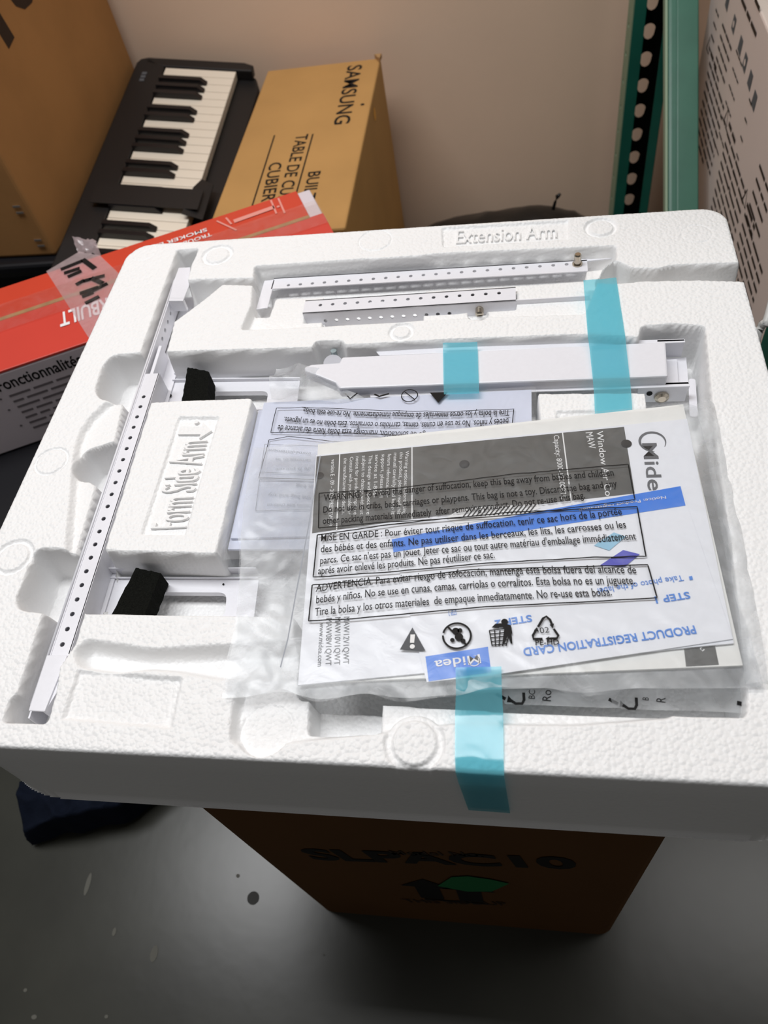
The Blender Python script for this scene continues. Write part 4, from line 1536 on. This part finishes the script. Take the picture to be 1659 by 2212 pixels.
# from the far end: C, B, then blacks between B-A, A-G, G-F and E-D, D-C
for k in range(1, nkeys):
    if (k % 7) in (2, 3, 4, 6, 0):
        u0 = -0.030 - pitch * k + 0.0065
        p0_ = [K(u0, 0.066, 0.0), K(u0 - 0.0125, 0.066, 0.0), K(u0 - 0.0125, 0.166, 0.0), K(u0, 0.166, 0.0)]
        mbk = MB()
        top = [K(u0 - 0.0012, 0.066, 0.010), K(u0 - 0.0113, 0.066, 0.010), K(u0 - 0.0113, 0.154, 0.010), K(u0 - 0.0012, 0.154, 0.010)]
        i = 0
        mbk.v = [tuple(q) for q in p0_ + top]
        mbk.f = [(4, 5, 6, 7), (0, 4, 7, 3), (1, 2, 6, 5), (2, 3, 7, 6), (0, 1, 5, 4)]
        obj('black_key', mbk, 'black_key', t)
mb = MB().obox(K(-0.405, 0.030, 0.0105), -e1 * 0.052, e2 * 0.205, kn * 0.0012)
obj('packing_strap', mb, 'black_plastic', t)
mb = MB().prism([K(-0.37, 0.222, 0.006), K(-0.40, 0.214, 0.012), K(-0.47, 0.208, 0.012), K(-0.47, 0.245, 0.0), K(-0.375, 0.245, 0.0)], -kn * 0.002)
obj('strap_flap', mb, 'black_plastic', t)
# block that carries it
kb = K(-KL + 0.02, KW, -0.07)
t = thing('support_carton', (-0.68, 1.3, 0), 'dark carton hidden under the sloping black keyboard', 'carton')
obj('carton_body', MB().box(-0.66, -0.535, 1.06, 1.60, 0, min(kb[2] + 0.0, 0.36)), 'black_plastic', t, bevel=0.004)

# --- golden carton lying along the wall
SZ = 0.482
sA, sB = P(583, 139, SZ), P(816, 125, SZ)
sy1 = min(sA[1], sB[1], WALL_Y - 0.012)
sx0, sx1 = sA[0], sB[0] + 0.006
t = thing('cooktop_carton', ((sx0 + sx1) / 2, 1.35, 0), 'long golden brown carton with sideways black lettering against the wall beside the keyboard', 'carton')
obj('carton_body', MB().box(sx0, sx1, 1.085, sy1, 0, SZ), 'carton_gold', t, bevel=0.004)
mb = MB().prism([(sx1 - 0.012, sy1, SZ), (sx1 + 0.003, sy1, SZ), (sx1 + 0.001, sy1 - 0.02, SZ), (sx1 - 0.004, sy1 - 0.015, SZ)], (0, 0, 0.008))
obj('crushed_corner', mb, 'carton_edge', t)
mb = MB()


def stext(mb, s_, a, b, dpx, ext=1.0, bold=0.014):
    p0_, p1_ = P(*a, SZ), P(*b, SZ)
    p1_ = p0_ + (p1_ - p0_) * ext
    p1_[0] = p0_[0] + (p1_[0] - p0_[0])
    cap_ = np.linalg.norm(P(a[0] + dpx, a[1], SZ) - p0_)
    text(mb, s_, p0_, p1_, UP, cap_, bold=bold)


stext(mb, 'SAMSUNG', (752, 143), (721, 270), 29)
stext(mb, 'BUILT-IN', (667, 372), (653, 432), 25, 1.55)
stext(mb, 'TABLE DE CUISSON', (641, 292), (607, 408), 24, 1.62)
stext(mb, 'CUBIERTA', (583, 353), (567, 425), 25, 1.6)
for a, b in (((593, 292), (548, 434)), ((676, 289), (641, 414))):
    q0, q1 = P(*a, SZ + .0004), P(*b, SZ + .0004)
    mb.ribbon([q0, q0 + (q1 - q0) * 1.5], 0.0028, UP)
mb.poly([p + UP * .0004 for p in circ(P(783, 226, SZ), 0.004, UP, 12)])
obj('printed_lettering', mb, 'ink', t)
mb = MB()
mb.poly([(sx1 + 0.0006, 1.5 + 0.012 * math.cos(q), 0.452 + 0.012 * math.sin(q)) for q in np.linspace(0, 2 * math.pi, 14, endpoint=False)])
obj('orange_sticker', mb, mat('orange_sticker', (226, 158, 30), 0.5), t)

# --- red and white carton, rotated
RT = 0.58
rfl, rfr, rend = P(0, 612, RT), P(640, 412, RT), P(705, 495, RT)
rn0, rn1 = P(0, 802, RT), P(160, 745, RT)
ru = unit(unit(rfr - rfl) + unit(rn1 - rn0))
rv = np.cross(UP, ru)                          # towards the wall
far = (rfr - rfl).dot(ru)
c_near = (rn0 - rfr).dot(rv)
wid = -c_near
endu = max(rend.dot(ru), rfr.dot(ru))
RO = rfr - ru * 0.75 - rv * wid                # near-left corner (top)
t = thing('smoker_carton', tuple(RO + ru * 0.4 + rv * wid / 2)[:2] + (0.45,), 'red topped carton with white side and milky tape lying left of the foam tray', 'carton')
RL = 0.75 + 0.02
hB_ = 0.131
obj('carton_body', MB().obox(RO - UP * hB_, ru * RL, rv * wid, UP * (hB_ - 0.004)), 'white_carton', t, bevel=0.002)
seam = (P(0, 690, RT) - RO).dot(rv)
obj('top_flap', MB().obox(RO - UP * 0.004, ru * (RL + 0.0), rv * (seam - 0.0015), UP * 0.004), 'red2', t, bevel=0.001)
obj('top_flap', MB().obox(RO + rv * (seam + 0.0015) - UP * 0.004, ru * (RL - 0.02), rv * (wid - seam - 0.0015), UP * 0.004), 'red', t, bevel=0.001)
obj('flap_edge', MB().obox(RO + rv * (seam - 0.004) - UP * 0.0034, ru * (RL - 0.02), rv * 0.008, UP * 0.0042), 'carton_edge', t, bevel=0.001)


def R_(px, py, l=0.0):
    return P(px, py, RT + 0.0005 + l)


zt_ = RT + 0.0004
mb = MB()
text(mb, 'MASTERBUILT', R_(330, 612), R_(128, 678), UP, 0.030, bold=0.02, lift=0.0006)
obj('white_lettering', mb, 'ink_white', t)
mb = MB()
text(mb, 'SMOKER LEGS', R_(446, 493), R_(305, 539), UP, 0.0085, bold=0.01, lift=.0006)
obj('white_lettering', mb, 'ink_white', t)
mb = MB()
text(mb, 'TROUBLE-FREE', R_(456, 503), R_(330, 545), UP, 0.0085, bold=0.01, lift=.0006)
obj('white_lettering', mb, 'ink_white', t)
mb = MB()
for q in (((505, 478), (592, 447)),):
    mb.ribbon([R_(*q[0], .0006), R_(*q[1], .0006)], 0.009, UP)
for q in (((585, 432), (597, 461)), ((601, 428), (615, 460)), ((468, 477), (511, 497)), ((488, 470), (500, 484))):
    mb.ribbon([R_(*q[0], .0006), R_(*q[1], .0006)], 0.0028, UP)
mb.poly(circ(R_(601, 446, .0006), 0.0025, UP, 10))
obj('product_drawing', mb, 'ink_red_pale', t)
# milky tape with heavy black letters across the flaps
mb = MB().poly([R_(a, b, 0.0012) for a, b in ((101, 585), (215, 553), (345, 690), (300, 740), (190, 725))]) if False else MB()
q_ = [R_(a, b, 0.0012) for a, b in ((100, 586), (172, 543), (216, 552), (330, 660), (360, 745), (195, 735))]
mb.poly(q_)
obj('printed_tape', mb, 'tape_print', t)
mb = MB()
text(mb, 'THE SET', R_(196, 553, .0016), R_(298, 655, .0016), UP, -0.0001 + 0.034, bold=0.05, lift=.0006) if False else None
for (a, b, c2_, d2_) in ((131, 582, 178, 563), (138, 590, 172, 579), (146, 598, 176, 585), (178, 560, 205, 580), (164, 615, 182, 605), (180, 607, 226, 595), (196, 600, 222, 612), (172, 634, 212, 620), (177, 641, 202, 631), (184, 655, 214, 640), (200, 628, 232, 612)):
    mb.ribbon([R_(a, b, .0018), R_(c2_, d2_, .0018)], 0.008, UP)
obj('tape_lettering', mb, 'ink', t)
mb = MB()
A = np.zeros((10, 8, 3))
for i in range(10):
    for j in range(8):
        p_ = R_(168 + 50 * i / 9, 545 + 6 * i / 9, 0.001) + rv * (0.022 * j / 7)
        A[i, j] = p_ + UP * (0.012 * math.sin(j / 7 * 1.8) + 0.003 * random.uniform(-1, 1))
obj('curled_tape_end', MB().grid(A), 'tape_print', t, smooth=True)
# clear tape over the seam
A = np.zeros((70, 8, 3))
for i in range(70):
    for j in range(8):
        p_ = RO + ru * (RL * i / 69) + rv * (seam - 0.032 + 0.064 * j / 7)
        A[i, j] = p_ + UP * (0.0016 + 0.001 * float(ridge(p_[0], p_[1], 0.02, 31)))
obj('clear_tape', MB().grid(A), 'tape_clear', t, smooth=True)
# printed near side
nn_ = -rv


def RS(px, py):
    return HIT(px, py, RO, nn_)


mb = MB()
text(mb, 'Fonctionnalités', RS(0, 846), RS(0, 846) + ru * np.linalg.norm(RS(152, 786) - RS(0, 846)) * 1.16, nn_, 0.0175, bold=0.015)
obj('side_heading', mb, 'ink', t)
mb = MB()
b0 = RS(22, 858)
down = -UP
for k, (dx_, ln) in enumerate(((0, 0.15), (0, 0.10), (0, 0.17), (0, 0.17), (0, 0.17), (0, 0.15), (0, 0.12))):
    o_ = b0 + down * (0.0105 * k)
    words(mb, o_, o_ + ru * ln, nn_, 0.0058, k)
for k in (0, 2, 5):
    o_ = b0 + down * (0.0105 * k) - ru * 0.012 + UP * 0.002
    mb.poly(circ(o_ + nn_ * 0.0005, 0.0018, nn_, 10))
obj('side_small_print', mb, 'ink_side', t, kind='stuff')

# ================================================================== BACKGROUND: RIGHT SIDE
t = thing('storage_rack', (0.245, 1.6, 0), 'green enamelled steel rack frame with teardrop slots in front of the beige wall', 'rack')
PXL, PXR, YF, YW = 0.207, 0.282, 1.575, 1.645
PH = 1.6


def tear(a):
    # round at the top, drawn to a point below; strip axis s runs up
    c_ = math.cos(a)
    return 0.0108 * (1.0 + 0.70 * max(0.0, -c_) ** 3.0) * (1.05 if c_ > 0 else 0.98)


hs = [(0.03 + 0.0508 * k, 0.025) for k in range(int((PH - 0.05) / 0.0508))]
mb = MB().perf((PXL + 0.018, YW, 0.0), (0, 0, 1), (1, 0, 0), (0, -1, 0), PH, 0.056, hs, tear, 0.002, k=18)
post = obj('rear_post', mb, 'shade_black', t)
mb = MB().box(PXL + 0.002, PXL + 0.023, YF - 0.002, YF, 0, PH)
obj('post_lip', mb, 'green_dark', post)
mb = MB().box(PXR - 0.018, PXR - 0.001, YF - 0.002, YF, 0, PH)
obj('post_lip', mb, 'green_dark', post)
hs = [(0.055 + 0.0508 * k, 0.040) for k in range(int((PH - 0.08) / 0.0508))]
mb = MB().perf((PXL, YF, 0.0), (0, 0, 1), (0, 1, 0), (-1, 0, 0), PH, YW - YF, hs, HOLE(0.005), 0.002)
obj('post_side', mb, mat('pale_green_edge', (128, 150, 124), 0.5, 0.3, var=0.1, vscale=30), post)
mb = MB().box(PXR - 0.002, PXR, YF, YW, 0, PH)
obj('post_side', mb, 'green_dark', post)
# diagonal brace
b1, b0 = np.array((0.26, 1.572, 0.568)), np.array((0.26, 0.93, 0.062))
ub = unit(b1 - b0)
wb = np.array((1.0, 0, 0))
nb_ = np.cross(wb, ub)
nb_ = nb_ if nb_[1] < 0 else -nb_
Lb = np.linalg.norm(b1 - b0) + 0.02
mb = MB().obox(b0, ub * Lb, wb * 0.052, nb_ * 0.026)
br = obj('diagonal_brace', mb, 'green', t, bevel=0.006)
mb = MB().obox(b0 + wb * 0.014 + nb_ * 0.025, ub * Lb, wb * 0.036, nb_ * 0.004)
obj('brace_rib', mb, 'green', br, bevel=0.003)
mb = MB().obox(b0 - wb * 0.004 + nb_ * 0.002, ub * Lb, wb * 0.004, nb_ * 0.02)
obj('brace_edge', mb, mat('pale_green_flange', (150, 170, 145), 0.5, 0.3), br)
obj('front_post', MB().box(0.298, 0.373, 0.70, 0.782, 0.0, PH), 'green_dark', t, bevel=0.012)
obj('bottom_strut', MB().box(0.294, 0.328, 0.78, YF, 0.03, 0.07), 'green', t, bevel=0.004)

t = thing('printed_white_box', (0.55, 1.17, 0), 'white carton covered in small black print and icons right of the green rack', 'carton')
WX = 0.335
obj('carton_body', MB().box(WX, 0.80, 0.80, 1.56, 0, 0.672), 'white_box', t, bevel=0.003)
mb = MB()
NW = np.array((-1.0, 0, 0))
wx = WX - 0.0006


def W_(px, py):
    return PX(px, py, wx)


def para(mb, px0, px1, start, length, rows, gap, h, seed):
    mb = MB()
    for k in range(rows):
        o_ = W_(*start) + np.array((0, 0, -gap * k))
        words(mb, o_, o_ + np.array((0, -1, 0)) * length * (1 if k < rows - 1 else 0.6), NW, h, seed + k)
    obj('small_print', mb, 'ink_soft', t, kind='stuff')


def warn(px, py, s_=0.012):
    o_ = W_(px, py)
    mb = MB().ribbon([o_ + (0, s_, -s_), o_ + (0, -s_, -s_), o_ + (0, 0, s_), o_ + (0, s_, -s_)], 0.003, NW)
    obj('warning_triangle', mb, 'ink_soft', t)


warn(1531, 95)
para(mb, 0, 0, (1535, 118), 0.10, 1, 0.012, 0.011, 1)
para(mb, 0, 0, (1532, 138), 0.16, 9, 0.0165, 0.0085, 3)
warn(1570, 250)
para(mb, 0, 0, (1574, 270), 0.10, 1, 0.012, 0.011, 31)
para(mb, 0, 0, (1570, 290), 0.17, 9, 0.0165, 0.0085, 33)
warn(1610, 425)
para(mb, 0, 0, (1613, 445), 0.10, 1, 0.012, 0.011, 61)
para(mb, 0, 0, (1608, 465), 0.14, 9, 0.0165, 0.0085, 63)
para(mb, 0, 0, (1546, 22), 0.03, 4, 0.02, 0.006, 91)
para(mb, 0, 0, (1560, 55), 0.09, 5, 0.017, 0.007, 95)
para(mb, 0, 0, (1590, 110), 0.05, 7, 0.026, 0.005, 99)
para(mb, 0, 0, (1601, 2), 0.20, 1, 0.02, 0.010, 120)
para(mb, 0, 0, (1618, 215), 0.02, 6, 0.028, 0.005, 130)
para(mb, 0, 0, (1640, 360), 0.08, 5, 0.02, 0.008, 140)
para(mb, 0, 0, (1630, 2), 0.06, 1, 0.02, 0.010, 150)
mb = MB()
for px, py in ((1585, 52), (1599, 98), (1609, 135), (1620, 173), (1629, 217), (1571, 3)):
    mb = MB()
    o_ = W_(px, py)
    mb.poly([o_ + np.array((0, a, b)) for a, b in ((0.012, -0.010), (-0.010, -0.012), (-0.011, 0.011), (0.008, 0.012))])
    obj('product_icon', mb, 'ink_grey', t)
mb = MB()
for px, py in ((1585, 52), (1609, 135)):
    mb = MB()
    o_ = W_(px, py) + (-0.0004, 0, 0)
    mb.poly(circ(o_, 0.005, NW, 14))
    obj('icon_centre', mb, 'white_box', t)

t = thing('green_bin', (0.58, 1.2, 0.672), 'sage green bin standing on top of the printed white carton', 'bin')
obj('bin_wall', MB().box(0.352, 0.78, 0.85, 1.50, 0.673, 0.86), 'sage', t, bevel=0.008)
obj('bin_rim', MB().box(0.345, 0.787, 0.843, 1.507, 0.835, 0.852), 'sage', t, bevel=0.004)

cab = []
for a, b, x_ in ((1700, 600, 0.275), (1672, 655, 0.268), (1660, 680, 0.262), (1648, 698, 0.257), (1640, 716, 0.255), (1634, 735, 0.252)):
    cab.append(PX(a, b, x_))
cab = [np.array((0.36, 0.828, 0.677)), np.array((0.335, 0.815, 0.683)), np.array((0.300, 0.795, 0.66))] + cab[2:] + [cab[-1] + (0.0, -0.03, -0.12), cab[-1] + (0.005, -0.03, -0.30), np.array((0.255, 0.62, 0.03)), np.array((0.27, 0.52, 0.006))]
cab_s = []
for k in range(len(cab) - 1):
    for s_ in np.linspace(0, 1, 6, endpoint=False):
        p_a, p_b, p_c, p_d = cab[max(k - 1, 0)], cab[k], cab[k + 1], cab[min(k + 2, len(cab) - 1)]
        cab_s.append(0.5 * (2 * p_b + (p_c - p_a) * s_ + (2 * p_a - 5 * p_b + 4 * p_c - p_d) * s_ ** 2 + (3 * p_b - p_a - 3 * p_c + p_d) * s_ ** 3))
mb = MB().tube(cab_s, 0.0042, 10)
obj('white_cable', mb, 'cable', label='white cable hanging over the right side of the foam tray', cat='cable', smooth=True)

# ================================================================== ON THE FLOOR
# black bag at the foot of the wall
n_, m_ = 60, 24
A = np.zeros((n_, m_, 3))
for i in range(n_):
    for j in range(m_):
        s_, q_ = i / (n_ - 1), j / (m_ - 1)
        x_ = -0.265 + 0.455 * s_
        prof = 0.150 + 0.014 * math.exp(-((s_ - 0.75) / 0.2) ** 2)
        ang_ = math.pi * q_
        A[i, j] = (x_, 1.57 - 0.10 * math.cos(ang_), prof * max(math.sin(ang_), 0) ** 0.6 * (math.sin(math.pi * min(max(s_, 0.02), 0.98)) ** 0.22))
A[:, :, 2] += 0.006 * ridge(A[:, :, 0], A[:, :, 1], 0.04, 41) * (A[:, :, 2] > 0.02)
mb = MB().grid(A)
t = thing('black_bag', (-0.05, 1.57, 0), 'low black plastic bag on the floor against the foot of the beige wall', 'bag')
obj('bag_body', mb, 'black_bag', t, smooth=True)
q = PY(1195, 452, 1.56)
obj('bag_tie', MB().tube([q, q + (0.004, 0, 0.018), q + (0.008, 0, 0.030), q + (0.014, 0, 0.036)], [0.004, 0.003, 0.005, 0.003], 8), 'black_bag', t, smooth=True)

# navy cloth
A = np.zeros((40, 30, 3))
c0 = [P(60, 1700, 0.03), P(380, 1690, 0.03), P(300, 1765, 0.015), P(66, 1822, 0.015)]
A = bag_grid(c0, lambda x, y: 0.05 + 0.030 * (ridge(x, y, 0.09, 51)) + 0.012 * ridge(x + y, y - x, 0.04, 52), 50, 40, 0.012)
e_ = np.minimum.reduce([np.linspace(0, 1, 50)[:, None] * np.ones((1, 40)), 1 - np.linspace(0, 1, 50)[:, None] * np.ones((1, 40)), np.ones((50, 1)) * np.linspace(0, 1, 40)[None, :], 1 - np.ones((50, 1)) * np.linspace(0, 1, 40)[None, :]])
A[:, :, 2] *= np.clip(e_ / 0.06, 0.02, 1) ** 0.5
mb = MB().grid(A)
obj('navy_cloth', mb, 'navy', label='crumpled dark navy cloth on the floor left of the brown carton', cat='cloth', smooth=True)
